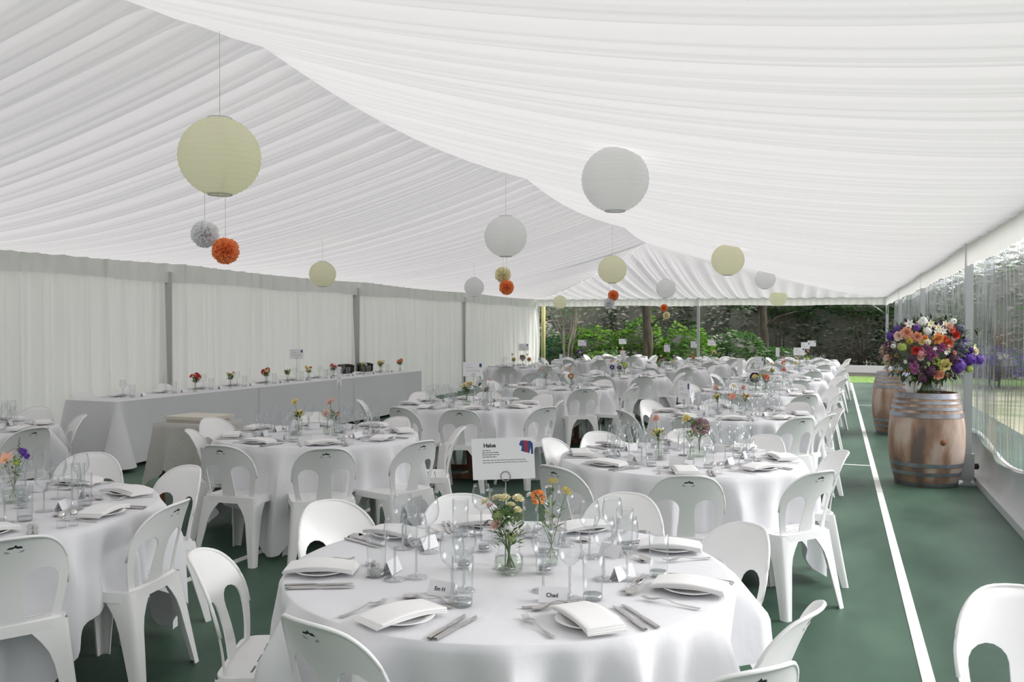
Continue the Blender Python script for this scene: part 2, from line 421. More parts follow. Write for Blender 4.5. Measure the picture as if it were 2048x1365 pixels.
# far hedge as separate plants
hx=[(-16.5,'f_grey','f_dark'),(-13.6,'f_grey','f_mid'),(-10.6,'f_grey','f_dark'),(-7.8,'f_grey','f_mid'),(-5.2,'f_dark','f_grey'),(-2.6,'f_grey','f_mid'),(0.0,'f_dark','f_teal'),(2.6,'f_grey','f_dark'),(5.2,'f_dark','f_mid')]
hn=['behind the curtain end','between curtain end and pale tree','behind the pale multi-stemmed tree','behind the bright green shrubs','behind the thick dark trunk','behind the middle tent pole','behind the printed cards of the court-line row','behind the court line end','behind the clear wall corner pole']
for i,(x,a,b) in enumerate(hx):
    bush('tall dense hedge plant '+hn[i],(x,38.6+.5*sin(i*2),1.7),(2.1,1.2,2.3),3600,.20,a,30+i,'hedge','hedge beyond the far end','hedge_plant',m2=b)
sh=[(-8.0,30.6,.75,(.95,.7,.85),'f_bright','f_mid','bright green shrub beside the pale trunk'),
    (-6.6,31.5,.85,(.95,.7,.95),'f_bright','f_mid','lighter green shrub beside the thick dark trunk'),
    (-4.9,30.8,.7,(.95,.7,.8),'f_bright','f_mid','bright green shrub on the curtain side of the middle tent pole'),
    (-9.5,31.5,.5,(.9,.7,.75),'f_teal','f_mid','bluish green shrub beside the timber post'),
    (-7.3,29.3,.3,(.9,.6,.45),'f_mid','f_bright','low green shrub before the bright shrubs'),
    (-3.3,32.0,.6,(1.0,.7,.8),'f_mid','f_dark','mid green shrub on the wall side of the middle tent pole'),
    (-1.9,33.0,.3,(1.1,.6,.55),'f_mid','f_dark','low dark green shrub behind the court-line row'),
    (-10.7,32.3,.8,(.9,.7,1.0),'f_grey','f_teal','grey green shrub at the curtain end')]
for i,(x,y,z,r,a,b,l) in enumerate(sh): bush(l,(x,y,z),r,2300,.15,a,70+i,m2=b)
# ivy at the top right of the hedge
for i,(x,y,z,l) in enumerate([(-2.1,36.6,2.5,'dark ivy clump hanging above the mossy trunk'),(.9,36.7,2.55,'brighter ivy clump hanging above the hedge by the clear wall')]):
    root=bush(l,(x,y,z),(1.7,.5,.45),1500,.15,'f_mid',90+i,'ivy','ivy over the hedge','ivy',m2='f_teal')
def tree(label,x,y,rt,h,m,seed,multi=False):
    root=thing('tree',label,'tree',(x,y,0)); t=MB(); rnd=random.Random(seed)
    if multi:
        for k in range(5):
            a=k*1.3; t.tube([(.08*cos(a),.05*sin(a),0),(.16*cos(a),.1*sin(a),.9),(.34*cos(a)+.05*k,.2*sin(a),1.9),(.75*cos(a),.3*sin(a),h)],rt,m,7,r2=rt*.5)
            t.tube([(.16*cos(a),.1*sin(a),.9),(.5*cos(a+1),.1,1.6),(.9*cos(a+1),.1,2.3)],rt*.4,m,5,r2=rt*.15)
    else:
        t.tube([(0,0,0),(.03,0,1),(-.04,0,2.2),(0,0,h)],rt*1.15,m,12,r2=rt*.8)
        for k in range(4):
            a=k*1.7; z=1.5+.3*k; t.tube([(0,0,z),(.5*cos(a),.3*sin(a),z+.5),(1.2*cos(a),.4*sin(a),z+.7)],rt*.3,m,6,r2=rt*.1)
    t.obj('trunk',root)
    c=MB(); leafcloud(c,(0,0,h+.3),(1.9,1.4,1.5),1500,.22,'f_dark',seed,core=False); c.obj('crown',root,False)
tree('pale multi-stemmed tree beside the timber post at the far end',-8.75,29.9,.05,3.2,'bark_pale',1,True)
tree('thick dark trunked tree between the bright green shrubs',-6.0,30.0,.17,3.8,'bark',2)
tree('mossy trunked tree behind the court-line row',-2.62,35.2,.17,3.8,'bark',3)
# bare branches in front of the right hedge
for j,(bx,l) in enumerate([(-.4,'tangle of bare twigs before the hedge beside the mossy trunk'),(1.0,'tangle of bare twigs before the hedge near the clear wall')]):
    t=MB(); rnd=random.Random(5+j)
    for k in range(26):
        x=rnd.uniform(-.8,.8); z=rnd.uniform(0,.5); p=[Vector((x,rnd.uniform(-.2,.2),z))]
        d=Vector((rnd.uniform(-.5,.5),0,rnd.uniform(.2,.5)))
        for q in range(5): d+=Vector((rnd.uniform(-.16,.16),0,rnd.uniform(-.12,.1))); p.append(p[-1]+d)
        t.tube(p,.013,'bark',4,r2=.004)
    tag(t.obj('bare_branches',loc=(bx,36.3,0)),l,'branches')
# right side garden
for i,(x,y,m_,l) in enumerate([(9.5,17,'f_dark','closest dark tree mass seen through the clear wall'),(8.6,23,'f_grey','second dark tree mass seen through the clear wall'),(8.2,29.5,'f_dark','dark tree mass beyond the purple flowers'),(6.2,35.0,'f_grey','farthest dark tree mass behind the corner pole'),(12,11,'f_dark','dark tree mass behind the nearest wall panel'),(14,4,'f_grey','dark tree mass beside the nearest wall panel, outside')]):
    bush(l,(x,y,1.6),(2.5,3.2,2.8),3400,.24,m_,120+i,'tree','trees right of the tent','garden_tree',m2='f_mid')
for i,(x,y,l) in enumerate([(4.0,27.2,'far purple flower clump outside the clear wall'),(5.1,24.6,'middle purple flower clump outside the clear wall'),(6.4,21.8,'near purple flower clump outside the clear wall'),(7.8,18.8,'closest purple flower clump outside the clear wall')]):
    bush(l,(x,y,.62),(.8,1.5,.42),1500,.11,'f_purple',150+i,'flowers','purple flowers outside','purple_flower_clump',m2='f_mid')
# ------------------------------------------------------------------ chairs
def curve_back(p,t):
    """p: (x across, v up the back, thickness offset) -> chair coordinates"""
    x,v,w=p; q=v/.37
    y=-.195-.030*q-.115*q*q*(1-.12*q) + .055*(abs(x)/.2)**2.0*(.35+.65*q) 
    lean=.38*q+.12
    if q>.9: y-=.02*((q-.9)/.1)**2
    return Vector((x*(1-.10*abs(.55-q)),y-w*cos(lean),.435+v-w*sin(lean)*-1))
def chair_back():
    out=[]
    W=.205
    for x,y in [(-.185,-.015),(.185,-.015)]: out.append((x,y))
    N=10
    for i in range(33):
        a=PI*i/32; c_,s_=cos(a),sin(a)
        out.append((W*math.copysign(abs(c_)**.72,c_),.135+.228*abs(s_)**.72))
    loops=[out]
    for s in(-1,1):
        lp=[(s*.052,.012),(s*.150,.012),(s*.160,.06),(s*.168,.13)]
        for i in range(9):
            a=R(0+180*i/8); lp.append((s*(.104+.064*cos(a)),.165+.055*sin(a)))
        lp+= [(s*.043,.10),(s*.050,.05)]
        if s>0: lp=lp[::-1]
        loops.append(lp)
    bm=fill2d(loops,.007,cuts=[(0,frange(-.19,.19,15)),(1,frange(0,.35,13))])
    for v in bm.verts: v.co=curve_back(v.co,0)
    # turned-back rim along the top and the outer edges
    me=bm_mesh(bm,'backrest',['plastic'])
    mb=MB(); pts=[curve_back((x*1.0,v,-.003),0) for x,v in out[2:]]
    return me,pts
def chair_seat():
    loops=[rrect(-.205,-.205,.205,.215,.06,7)]
    for r_ in range(4):
        for s in(-1,0,1):
            x=s*.105; y=-.10+r_*.055
            loops.append([(x-.035,y-.004),(x-.035,y+.004),(x+.035,y+.004),(x+.035,y-.004)])
    bm=fill2d(loops,.006,cuts=[(0,frange(-.2,.2,9)),(1,frange(-.2,.21,9))])
    for v in bm.verts:
        x,y,z=v.co; rr_=max(abs(x)/.205,abs(y)/.21)
        v.co.z=.437+z-.012*(1-rr_**2)*1.0 - (.012*((y-.15)/.06)**2 if y>.15 else 0)
    bm.normal_update()
    me=bm_mesh(bm,'seat',['plastic'])
    return me
def skirt_mb():
    mb=MB(); lp=rrect(-.205,-.205,.205,.215,.06,7)
    n=len(lp); vs=[];fs=[]
    for k,(x,y) in enumerate(lp):
        zt=.437-(.012 if y>.2 else 0)
        # arch: deep at the corners, shallow at mid sides
        c=min(1,(abs(x)/.205)**4*(abs(y)/.21)**4*1.6)
        vs+= [(x,y,zt+.003),(x*1.02,y*1.02,zt-.028-.03*c)]
    for k in range(n): a,b=2*k,2*((k+1)%n); fs.append((a,a+1,b+1,b))
    mb.add(vs,fs,'plastic'); return mb
def leg_mb(sx,sy):
    """L-section leg that flares into the seat corner"""
    mb=MB(); prof=[(.435,.150,.135),(.40,.135,.12),(.36,.105,.098),(.32,.082,.082),(.27,.069,.072),(.18,.060,.062),(.09,.051,.052),(0,.043,.044)]
    vs=[];fs=[]
    for z,w,d in prof:
        k=(.435-z)/.435; cx=sx*(.203+.030*k+.008*k*k); cy=(.208+.022*k) if sy>0 else -(.203+.075*k)
        t=.006; r=.016
        # outer corner (cx,cy); arms run inward along x and y
        a=[(cx-sx*w,cy),(cx-sx*w*.5,cy),(cx-sx*r,cy),(cx-sx*r*.3,cy-sy*r*.3),(cx,cy-sy*r),(cx,cy-sy*d*.5),(cx,cy-sy*d)]
        b=[(cx-sx*w,cy-sy*t*1.2),(cx-sx*w*.5,cy-sy*t),(cx-sx*(r+t*.3),cy-sy*t),(cx-sx*(t+.004),cy-sy*(t+.004)),(cx-sx*t,cy-sy*(r+t*.3)),(cx-sx*t,cy-sy*d*.5),(cx-sx*t*1.2,cy-sy*d)]
        vs+=[(p[0],p[1],z) for p in a]+[(p[0],p[1],z) for p in b[::-1]]
    n=14
    for j in range(len(prof)-1):
        for i in range(n):
            k=(i+1)%n; f=(j*n+i,j*n+k,(j+1)*n+k,(j+1)*n+i); fs.append(f if sx*sy>0 else f[::-1])
    b=(len(prof)-1)*n
    for i in range(6): 
        f=(b+i,b+i+1,b+12-i,b+13-i); fs.append(f if sx*sy>0 else f[::-1])
    mb.add(vs,fs,'plastic'); return mb
def badge_mb():
    mb=MB()
    def P(x,v): 
        p=curve_back((x,v,.0045),0); return tuple(p)
    mb.add([P(-.028,.313),P(.028,.313),P(.022,.322),P(.008,.322),P(.002,.330),P(-.004,.322),P(-.020,.320)],[(0,1,2,3,4,5,6)],'ink')
    mb.add([P(-.03,.296),P(.03,.296),P(.036,.305),P(-.036,.305)],[(0,1,2,3)],'grey'); return mb
_bk=None
def chair():
    r=thing('bistro_chair','','')
    me,rim=chair_back(); bk=link('backrest',me,r)
    o=MB(); o.tube(rim,.0065,'plastic',6); o.obj('rim',bk)
    link('seat',chair_seat(),r); skirt_mb().obj('seat_apron',r)
    for sx,sy in((-1,1),(1,1),(-1,-1),(1,-1)): leg_mb(sx,sy).obj('leg',r,auto=50)
    badge_mb().obj('maker_badge',bk,False)
    return r
def chair_far():
    r=thing('bistro_chair','','')
    me,rim=chair_back(); link('backrest',me,r); link('seat',chair_seat(),r)
    l=MB()
    for sx,sy in((-1,1),(1,1),(-1,-1),(1,-1)): 
        leg_mb(sx,sy).obj('leg',r,auto=50)
    return r
KC=Kind(chair); KCF=Kind(chair_far)
# ------------------------------------------------------------------ table furniture
def round_table_thing():
    r=thing('round_table','','')
    MB().lathe([(.001,.700),(.72,.700),(.735,.705),(.735,.728),(.72,.732),(.001,.732)],'wood',40).obj('tabletop',r,auto=40)
    for s in(-1,1):
        m=MB(); m.box((s*.32,0,.35),(.05,.05,.70),'wood'); m.box((s*.32,0,.025),(.06,.62,.05),'wood'); m.box((s*.32,0,.66),(.05,.6,.05),'wood')
        m.tube([(s*.32,-.2,.64),(s*.32,0,.3)],.012,'wood'); m.obj('leg_frame',r,False)
    m=MB(); m.box((0,0,.30),(.62,.03,.05),'wood'); m.obj('stretcher',r,False)
    return r
KT=Kind(round_table_thing)
def round_cloth(name_loc,half,rot,seed,R0=.76,zt=.74,label=None,group=None,mname='cloth'):
    mb=MB(); NA=300; rad=[0,.25,.5,.68,.735,.752,R0]; nd_=14
    def f(u,v):
        a=2*PI*u; vi=round(v*(len(rad)+nd_-1))
        if vi<len(rad):
            r=rad[vi]; z=zt if r<.74 else zt-.0015*((r-.735)/.025)**2*2
            return (r*cos(a),r*sin(a),z+.0006*sin(9*a))
        k=(vi-len(rad)+1)/nd_
        c=max(abs(cos(a-rot)),abs(sin(a-rot))); edge=half/c
        edge=edge-.05*(1-min(1,(edge-half)/(.2*half)))
        drop=min(max(edge-R0,.1),.705); d=drop*k
        corner=min(1,((edge/half)-1)/.40)**2
        n1=noise.noise(Vector((cos(a)*1.5+seed,sin(a)*1.5,0)))
        ph=12*a+2.6*n1+seed
        amp=.074*min(1,d/.17)*(.45+1.1*abs(noise.noise(Vector((cos(a)*2,sin(a)*2,seed)))) )
        w=1-2*abs(sin(ph/2))**.8
        fold=amp*(w+.45*sin(2.1*ph+1))+.02*min(1,d/.3)+.085*corner*min(1,d/.6)+.015*(d/.5)
        r=R0+.004+fold+.006*min(1,d/.02)
        z=zt-.003-d+.01*sin(ph)*min(1,d/.3)
        return (r*cos(a+.02*n1*k),r*sin(a+.02*n1*k),z)
    mb.grid(f,NA,len(rad)+nd_,mname,closed=True)
    me=mb.mesh('tablecloth')
    o=link('tablecloth',me,None,name_loc); return tag(o,label,'tablecloth',group)
def plate():
    o=MB().lathe([(.001,.004),(.045,.003),(.052,.0),(.056,.004),(.088,.013),(.092,.015),(.090,.0165),(.06,.008),(.045,.006),(.001,.006)],'china',36).obj('side_plate'); return o
def napkin():
    mb=MB(); L,Wd=.235,.125
    for k in range(3):
        z0=.000+.0062*k; ox=.004*(1-k); T=Matrix.Rotation(R(1.5*(k-1)),4,'Z')
        def f(u,v,k=k):
            a=2*PI*v; x=(u-.5)*(L-.006*k); yy=Wd/2*cos(a); yy=max(-Wd/2+.004,min(Wd/2-.002,yy*1.12)); zz=.0034*sin(a)
            zz=max(-.0031,min(.0031,zz*1.8))
            s=-.010*(abs(x)/(L/2))**2.4
            return (x,yy+ox,z0+.0035+zz+s+.0015*sin(x*30+k))
        vs=[f(i/11,j/20) for i in range(12) for j in range(20)]; fs=[]
        for i in range(11):
            for j in range(20): fs.append((i*20+j,i*20+(j+1)%20,(i+1)*20+(j+1)%20,(i+1)*20+j))
        fs.append(tuple(range(20))); fs.append(tuple(220+j for j in range(20))[::-1])
        mb.add(vs,fs,'napkin',T)
    return mb.obj('folded_napkin',auto=60)
def cutlery(kind):
    if kind=='knife':
        lp=[(-.006,-.11),(.006,-.11),(.0075,-.05),(.0045,-.012),(.006,-.008),(.0095,.03),(.009,.075),(.004,.10),(-.003,.107),(-.004,.10),(-.0035,-.008),(-.0045,-.012),(-.0075,-.05)]
        bm=fill2d([lp],.0026,cuts=[(1,frange(-.1,.1,9))])
        for v in bm.verts:
            if v.co.y<-.012: v.co.z*=2.0
            v.co.z+=.003
        return link('knife',bm_mesh(bm,'knife',['steel']))
    if kind=='fork':
        lp=[(-.0065,-.095),(.0065,-.095),(.0025,-.02),(.003,.02),(.011,.045)]
        for i in range(4):
            x=.011-i*.0062; lp+=[(x+.0012,.09),(x-.0012,.092),(x-.0014,.052)]
            if i<3: lp+=[(x-.0042,.052)]
        lp+=[(-.011,.045),(-.003,.02),(-.0025,-.02)]
        bm=fill2d([lp],.0016,cuts=[(1,frange(-.09,.085,14))])
        for v in bm.verts:
            y=v.co.y; v.co.z+=.004+.010*math.exp(-((y-.02)/.03)**2)+(.006*((y-.07)/.02) if y>.07 else 0)
        return link('fork',bm_mesh(bm,'fork',['steel']))
    bm=fill2d([[(-.0065,-.095),(.0065,-.095),(.0025,-.02),(.003,.03)]+[(.0185*sin(R(a))*1.0,.065-.03*cos(R(a))) for a in range(20,341,20)]+[(-.003,.03),(-.0025,-.02)]],.0016,cuts=[(1,frange(-.09,.09,14)),(0,[-.01,-.004,.004,.01])])
    for v in bm.verts:
        x,y,_=v.co; rr_=(x/.0185)**2+((y-.065)/.03)**2
        v.co.z+=.004+.008*math.exp(-((y-.02)/.03)**2)-(.006*max(0,1-rr_) if y>.035 else 0)+(.004 if y>.035 else 0)
    return link('dessert_spoon',bm_mesh(bm,'spoon',['steel']))
def place_card():
    mb=MB(); w,h,d=.088,.044,.020
    mb.add([(-w/2,-d,0),(w/2,-d,0),(w/2,0,h),(-w/2,0,h),(-w/2,d,0),(w/2,d,0)],[(0,1,2,3),(3,2,5,4)],'paper')
    e=.0012
    mb.add([(-w/2,-d+e,0),(w/2,-d+e,0),(w/2,0,h-e),(-w/2,0,h-e),(-w/2,d-e,0),(w/2,d-e,0)],[(3,2,1,0),(4,5,2,3)],'paper')
    return mb.obj('place_card',smooth=False)
def wine_glass():
    r=thing('wine_glass','','')
    MB().lathe([(.0045,.098),(.014,.103),(.028,.118),(.0365,.140),(.038,.155),(.035,.180),(.0300,.206),(.0292,.206),(.0342,.180),(.0370,.155),(.0355,.140),(.027,.120),(.012,.106),(.001,.103)],'glass',28).obj('bowl',r)
    MB().lathe([(.034,.0),(.0345,.002),(.022,.004),(.008,.008),(.0042,.014),(.0036,.06),(.0045,.098)],'stemglass',20).obj('stem',r)
    return r
def wine_glass_far():
    return MB().lathe([(.034,.0),(.0345,.002),(.008,.008),(.0038,.014),(.0038,.098),(.014,.103),(.0365,.140),(.038,.155),(.030,.206)],'glass',14).obj('wine_glass')
def tumbler():
    r=thing('tumbler','','')
    MB().lathe([(.0285,.001),(.030,.010),(.0315,.08),(.0325,.148),(.0312,.148),(.0300,.08),(.0285,.020),(.001,.018)],'glass',28).obj('wall',r)
    MB().lathe([(.001,.0),(.0275,.0),(.0290,.004),(.0288,.018),(.001,.017)],'base',24).obj('base',r)
    return r
def tumbler_far():
    m=MB(); m.lathe([(.029,.001),(.0325,.148)],'glass',14); m.lathe([(.001,.0),(.0285,.0),(.0288,.018),(.001,.017)],'base',12); return m.obj('tumbler')
def tealight():
    r=thing('tealight_holder','','')
    MB().lathe([(.027,0),(.029,.004),(.032,.062),(.0335,.070),(.031,.070),(.0300,.062),(.0265,.010),(.001,.008)],'glass',24).obj('glass_cup',r)
    MB().lathe([(.001,.010),(.019,.010),(.0195,.024),(.018,.023),(.001,.023)],'tin',20).obj('tealight',r)
    return r
def shaker():
    r=thing('salt_shaker','','')
    MB().lathe([(.001,0),(.018,0),(.017,.03),(.013,.045)],'glass',16).obj('glass_body',r)
    MB().lathe([(.014,.043),(.015,.058),(.008,.066),(.001,.067)],'steel',16).obj('steel_cap',r)
    return r
def jar():
    r=thing('glass_jar','','')
    MB().lathe([(.001,.002),(.036,.002),(.046,.012),(.050,.035),(.047,.060),(.036,.072),(.036,.078),(.0375,.080),(.0375,.086),(.036,.088),(.036,.094)],'glass',32).obj('jar_wall',r)
    MB().lathe([(.001,.006),(.034,.006),(.043,.014),(.047,.035),(.045,.055),(.001,.056)],'water',24).obj('water',r)
    return r
def slim_vase():
    r=thing('slim_glass_vase','','')
    MB().lathe([(.001,.001),(.021,.001),(.023,.01),(.025,.06),(.027,.115),(.028,.12)],'glass',24).obj('vase_wall',r)
    MB().lathe([(.001,.005),(.020,.005),(.0225,.05),(.001,.05)],'water',20).obj('water',r)
    return r
KPl,KN,KK,KF,KS,KCd=Kind(plate),Kind(napkin),Kind(lambda:cutlery('knife')),Kind(lambda:cutlery('fork')),Kind(lambda:cutlery('spoon')),Kind(place_card)
KW,KWf,KTu,KTf,KTea,KSh,KJ,KV=Kind(wine_glass),Kind(wine_glass_far),Kind(tumbler),Kind(tumbler_far),Kind(tealight),Kind(shaker),Kind(jar),Kind(slim_vase)
ZT=.7425
# ------------------------------------------------------------------ flowers
def bloom(mb,kind,p,r,m,rnd,up=(0,0,1)):
    q=Vector((0,0,1)).rotation_difference(Vector(up).normalized()).to_matrix().to_4x4()
    T=Matrix.Translation(p)@q
    if kind=='rose':
        for ring,(n,rr_,tilt) in enumerate([(3,.35,1.35),(5,.65,1.05),(6,.95,.6),(7,1.05,.15)]):
            for i in range(n):
                a=2*PI*i/n+ring*.7; w=.62*r
                S=T@Matrix.Rotation(a,4,'Z')@Matrix.Translation((rr_*r*.25,0,0))@Matrix.Rotation(-tilt,4,'Y')
                L=r*(.95 if ring else .7)
                mb.add([(0,-w*.4,0),(L*.55,-w*.75,.12*r),(L,-w*.35,.02*r),(L*1.05,w*.35,.02*r),(L*.55,w*.75,.12*r),(0,w*.4,0),(L*.5,0,-.08*r)],[(0,1,6),(1,2,6),(2,3,6),(3,4,6),(4,5,6),(5,0,6)],m,S)
    elif kind=='lily':
        for i in range(6):
            S=T@Matrix.Rotation(2*PI*i/6+.3,4,'Z')@Matrix.Rotation(-.45,4,'Y'); w=.36*r
            mb.add([(.05*r,0,0),(.5*r,-w,.05*r),(.5*r,w,.05*r),(r*1.25,0,-.15*r),(.5*r,0,-.03*r)],[(0,1,4),(1,3,4),(3,2,4),(2,0,4)],m,S)
        mb.lathe([(.1*r,0),(.16*r,.18*r),(.02*r,.3*r)],'ochre',6,T)
    elif kind=='pom':
        for i in range(46):
            d=Vector((rnd.gauss(0,1),rnd.gauss(0,1),rnd.gauss(0,1)+.3)).normalized()
            qq=Vector((0,0,1)).rotation_difference(d).to_matrix().to_4x4()
            S=T@Matrix.Translation(d*r*.5)@qq@Matrix.Rotation(rnd.uniform(0,6),4,'Z'); w=.3*r
            mb.add([(-w*.3,0,0),(w*.3,0,0),(w,.1*r,.5*r),(0,-.1*r,.56*r),(-w,.1*r,.5*r)],[(0,1,2,3,4)],m,S)
    elif kind=='cluster':
        for i in range(60):
            d=Vector((rnd.gauss(0,1),rnd.gauss(0,1),rnd.gauss(0,1))).normalized(); s=.24*r
            qq=Vector((0,0,1)).rotation_difference(d).to_matrix().to_4x4()
            S=T@Matrix.Translation(d*r*rnd.uniform(.82,1))@qq@Matrix.Rotation(rnd.uniform(0,6),4,'Z')
            mb.add([(0,0,0),(s,-s*.5,.1*s),(s,s*.5,.1*s),(-s,-s*.5,.1*s),(-s,s*.5,.1*s),(-s*.5,s,.1*s),(s*.5,s,.1*s),(-s*.5,-s,.1*s),(s*.5,-s,.1*s)],[(0,1,2),(0,4,3),(0,6,5),(0,7,8)],m,S)
        mb.lathe([(.01,-.7*r),(.5*r,-.5*r),(.72*r,0),(.5*r,.5*r),(.01,.7*r)],m,10,T)
    elif kind=='spike':
        for i in range(26):
            z=i/26*r*2.6; a=i*2.4; s=.30*r*(1.1-i/30)
            S=T@Matrix.Translation((0,0,z))@Matrix.Rotation(a,4,'Z')@Matrix.Rotation(-.5,4,'Y')
            mb.add([(0,0,0),(s,-s*.5,0),(s*1.6,0,.2*s),(s,s*.5,0)],[(0,1,2,3)],m,S)
        mb.tube([tuple(T@Vector((0,0,0))),tuple(T@Vector((0,0,2.5*r)))],.0012,'stem',4)
    elif kind=='flat':
        for i in range(34):
            a=rnd.uniform(0,2*PI); q_=r*math.sqrt(rnd.random()); s=.16*r
            S=T@Matrix.Translation((q_*cos(a),q_*sin(a),-.25*q_*q_/r))
            mb.box((0,0,0),(s,s,s),m,S)
def leafy(mb,p,d,L,w,m):
    d=Vector(d).normalized(); side=d.cross(Vector((0,0,1)))
    side=side.normalized() if side.length>.01 else Vector((1,0,0)); n=side.cross(d)
    p=Vector(p)
    a=p; b=p+d*L*.45+side*w*.5+n*.06*L; c=p+d*L-n*.1*L; e=p+d*L*.45-side*w*.5+n*.06*L; f=p+d*L*.5
    mb.add([a,b,c,e,f],[(0,1,4),(1,2,4),(2,3,4),(3,0,4)],m)
def bouquet(label,loc,spec,leaves,seed,h0=.02,cat='flowers',group=None,spread=1,name='flower_posy'):
    """spec: (kind, colour, radius, dx, dy, z[, part name]) ; stems reach down into the vase"""
    rnd=random.Random(seed); root=thing(name,label,cat,loc,0,group)
    st=MB()
    for s in spec:
        kind,m,r,dx,dy,z=s[:6]; top=Vector((dx,dy,z)); foot=Vector((-dx*.25+rnd.uniform(-.008,.008),-dy*.25+rnd.uniform(-.008,.008),h0))
        mid=Vector((dx*.15,dy*.15,.09))
        st.tube([foot,mid,mid.lerp(top,.6)+Vector((0,0,.01)),top],.0013,'stem',4)
        b=MB(); up=Vector((dx,dy-.03,.10)); bloom(b,kind,top,r,m,rnd,up if kind!='spike' else (dx*.5,dy*.5,.2))
        b.obj(s[6] if len(s)>6 else 'bloom',root,False)
        for k in range(2): 
            q=mid.lerp(top,rnd.uniform(.2,.9)); leafy(st,q,(rnd.uniform(-1,1),rnd.uniform(-1,1),rnd.uniform(.1,.8)),rnd.uniform(.02,.035),.010,'leaf')
    for k in range(leaves):
        a=rnd.uniform(0,2*PI); z=rnd.uniform(.085,.21); q=rnd.uniform(.005,.04)*spread
        leafy(st,(q*cos(a),q*sin(a),z),(cos(a),sin(a),rnd.uniform(.1,1)),rnd.uniform(.02,.045),rnd.uniform(.008,.018),rnd.choice(['leaf','leaf','leaf_pale','stem']))
    st.obj('stems_and_leaves',root,False)
    return root
def small_posy(label,loc,cols,seed,group,scale=1,compact=False):
    rnd=random.Random(seed); root=thing('flower_posy',label,'flowers',loc,0,group)
    st=MB()
    for i,(k,m,r) in enumerate(cols):
        a=i*2.4+seed; q=.02+.012*i; top=Vector((q*cos(a),q*sin(a),.13+.028*((i*7)%4)))*1.0
        if compact: q=.030; top=Vector((q*cos(a),q*sin(a),.150+.012*(i%3)))
        st.tube([(0,0,.02),(q*.2*cos(a),q*.2*sin(a),.09),top],.0015,'stem',3)
        b=MB(); bloom(b,k,top,r,m,rnd,(cos(a),sin(a)-.3,1.2)); b.obj('bloom',root,False)
    for k in range(46 if compact else 22):
        a=rnd.uniform(0,2*PI); leafy(st,(.012*cos(a),.012*sin(a),rnd.uniform(.09,.14)),(cos(a),sin(a),rnd.uniform(.3,1.4)),rnd.uniform(.025,.05)*(1.25 if compact else 1),.015,rnd.choice(['leaf','leaf_pale','leaf','leaf_dark']))
    st.obj('stems_and_leaves',root,False); root.scale=(scale,)*3
    return root
# ------------------------------------------------------------------ table signs
def sign(loc,face,label_s,label_c,detail=False,h=.33,roll=0,grp=None,size=(.21,.148)):
    """wire stand with a ring holding an A5 card; face = direction the card front looks to"""
    r=thing('card_stand',label_s,'stand',loc,face,grp and 'wire card stands')
    MB().lathe([(.001,0),(.032,0),(.033,.003),(.004,.006),(.001,.006)],'wire',20).obj('base',r)
    MB().tube([(0,0,.004),(0,0,h)],.0021,'wire',6).obj('rod',r)
    m=MB(); rr_=.0165
    m.tube([(rr_*cos(a),-.003+.001*i/20,h+rr_+rr_*sin(a)) for i,a in enumerate([R(-90+18*k) for k in range(21)])],.0017,'wire',6)
    m.obj('clip_ring',r)
    w,hh=size
    c=thing('table_card',label_c,'sign',(loc[0],loc[1],loc[2]+h+.004),face,grp and 'printed table cards')
    T=Matrix.Rotation(roll,4,'Y')
    b=MB(); b.box((-.005,0,hh/2+.002),(w,.0012,hh),'paper',T)
    cardo=b.obj('card',c,False)
    def flatobj(name,polys,m_):
        q=MB()
        for pl in polys: q.add([T@Vector((x-.005,-.0009,z+.002)) for x,z in pl],[tuple(range(len(pl)))],m_)
        return q.obj(name,cardo,False)
    J=lambda x,z:(w*(.375+.11*x),hh*(.76+.17*z))
    body=[J(-.55,.75),J(.25,.95),J(.62,.75),J(.55,-.75),J(-.55,-.55)]
    if detail:
        T2=T@Matrix.Translation((-w*.33,-.0009,hh*.80))@Matrix.Rotation(PI/2,4,'X')
        me=text_mesh('Halua',.0185,'ink',.0006); me.transform(T2); link('heading',me,cardo)
        ln=[]; rnd=random.Random(3)
        def words(x0,x1,z,t):
            x=x0
            while x<x1:
                wl=rnd.uniform(.006,.014); ln.append([(x,z),(min(x+wl,x1),z),(min(x+wl,x1),z+t),(x,z+t)]); x+=wl+.0022
        for i,(a,bb) in enumerate([(-.33,-.20),(-.33,-.06),(-.33,-.06),(-.33,-.10)]): words(w*a,w*bb,hh*(.70-.052*i),.0022)
        words(-w*.33,w*.36,hh*.46,.0018); words(-w*.33,w*.40,hh*.405,.0018)
        flatobj('printed_text',ln,'ink')
        flatobj('jersey_print',[[J(-1,.4),J(-.75,.95),J(-.35,.98),J(-.2,-.7),J(-.75,-.5),J(-.6,.1)],[J(.3,.9),J(.7,.85),J(1.0,.5),J(1.0,-1),J(.7,-1),J(.68,0),J(.45,-.9),J(.25,-.8)]],'navy')
        flatobj('jersey_stripes',[[J(-.35,.98),J(.3,.9),J(.25,-.8),J(-.2,-.7)]],'maroon')
    else:
        flatobj('jersey_print',[body],'navy')
        flatobj('printed_text',[[(-w*.35,hh*z),(w*x,hh*z),(w*x,hh*z+.003),(-w*.35,hh*z+.003)] for z,x in((.82,-.1),(.66,0),(.58,.02),(.42,.35),(.34,.35))],'grey')
    return r
M['navy']=mat('navy print',(.03,.06,.20),.6); M['maroon']=mat('maroon print',(.30,.03,.06),.6)
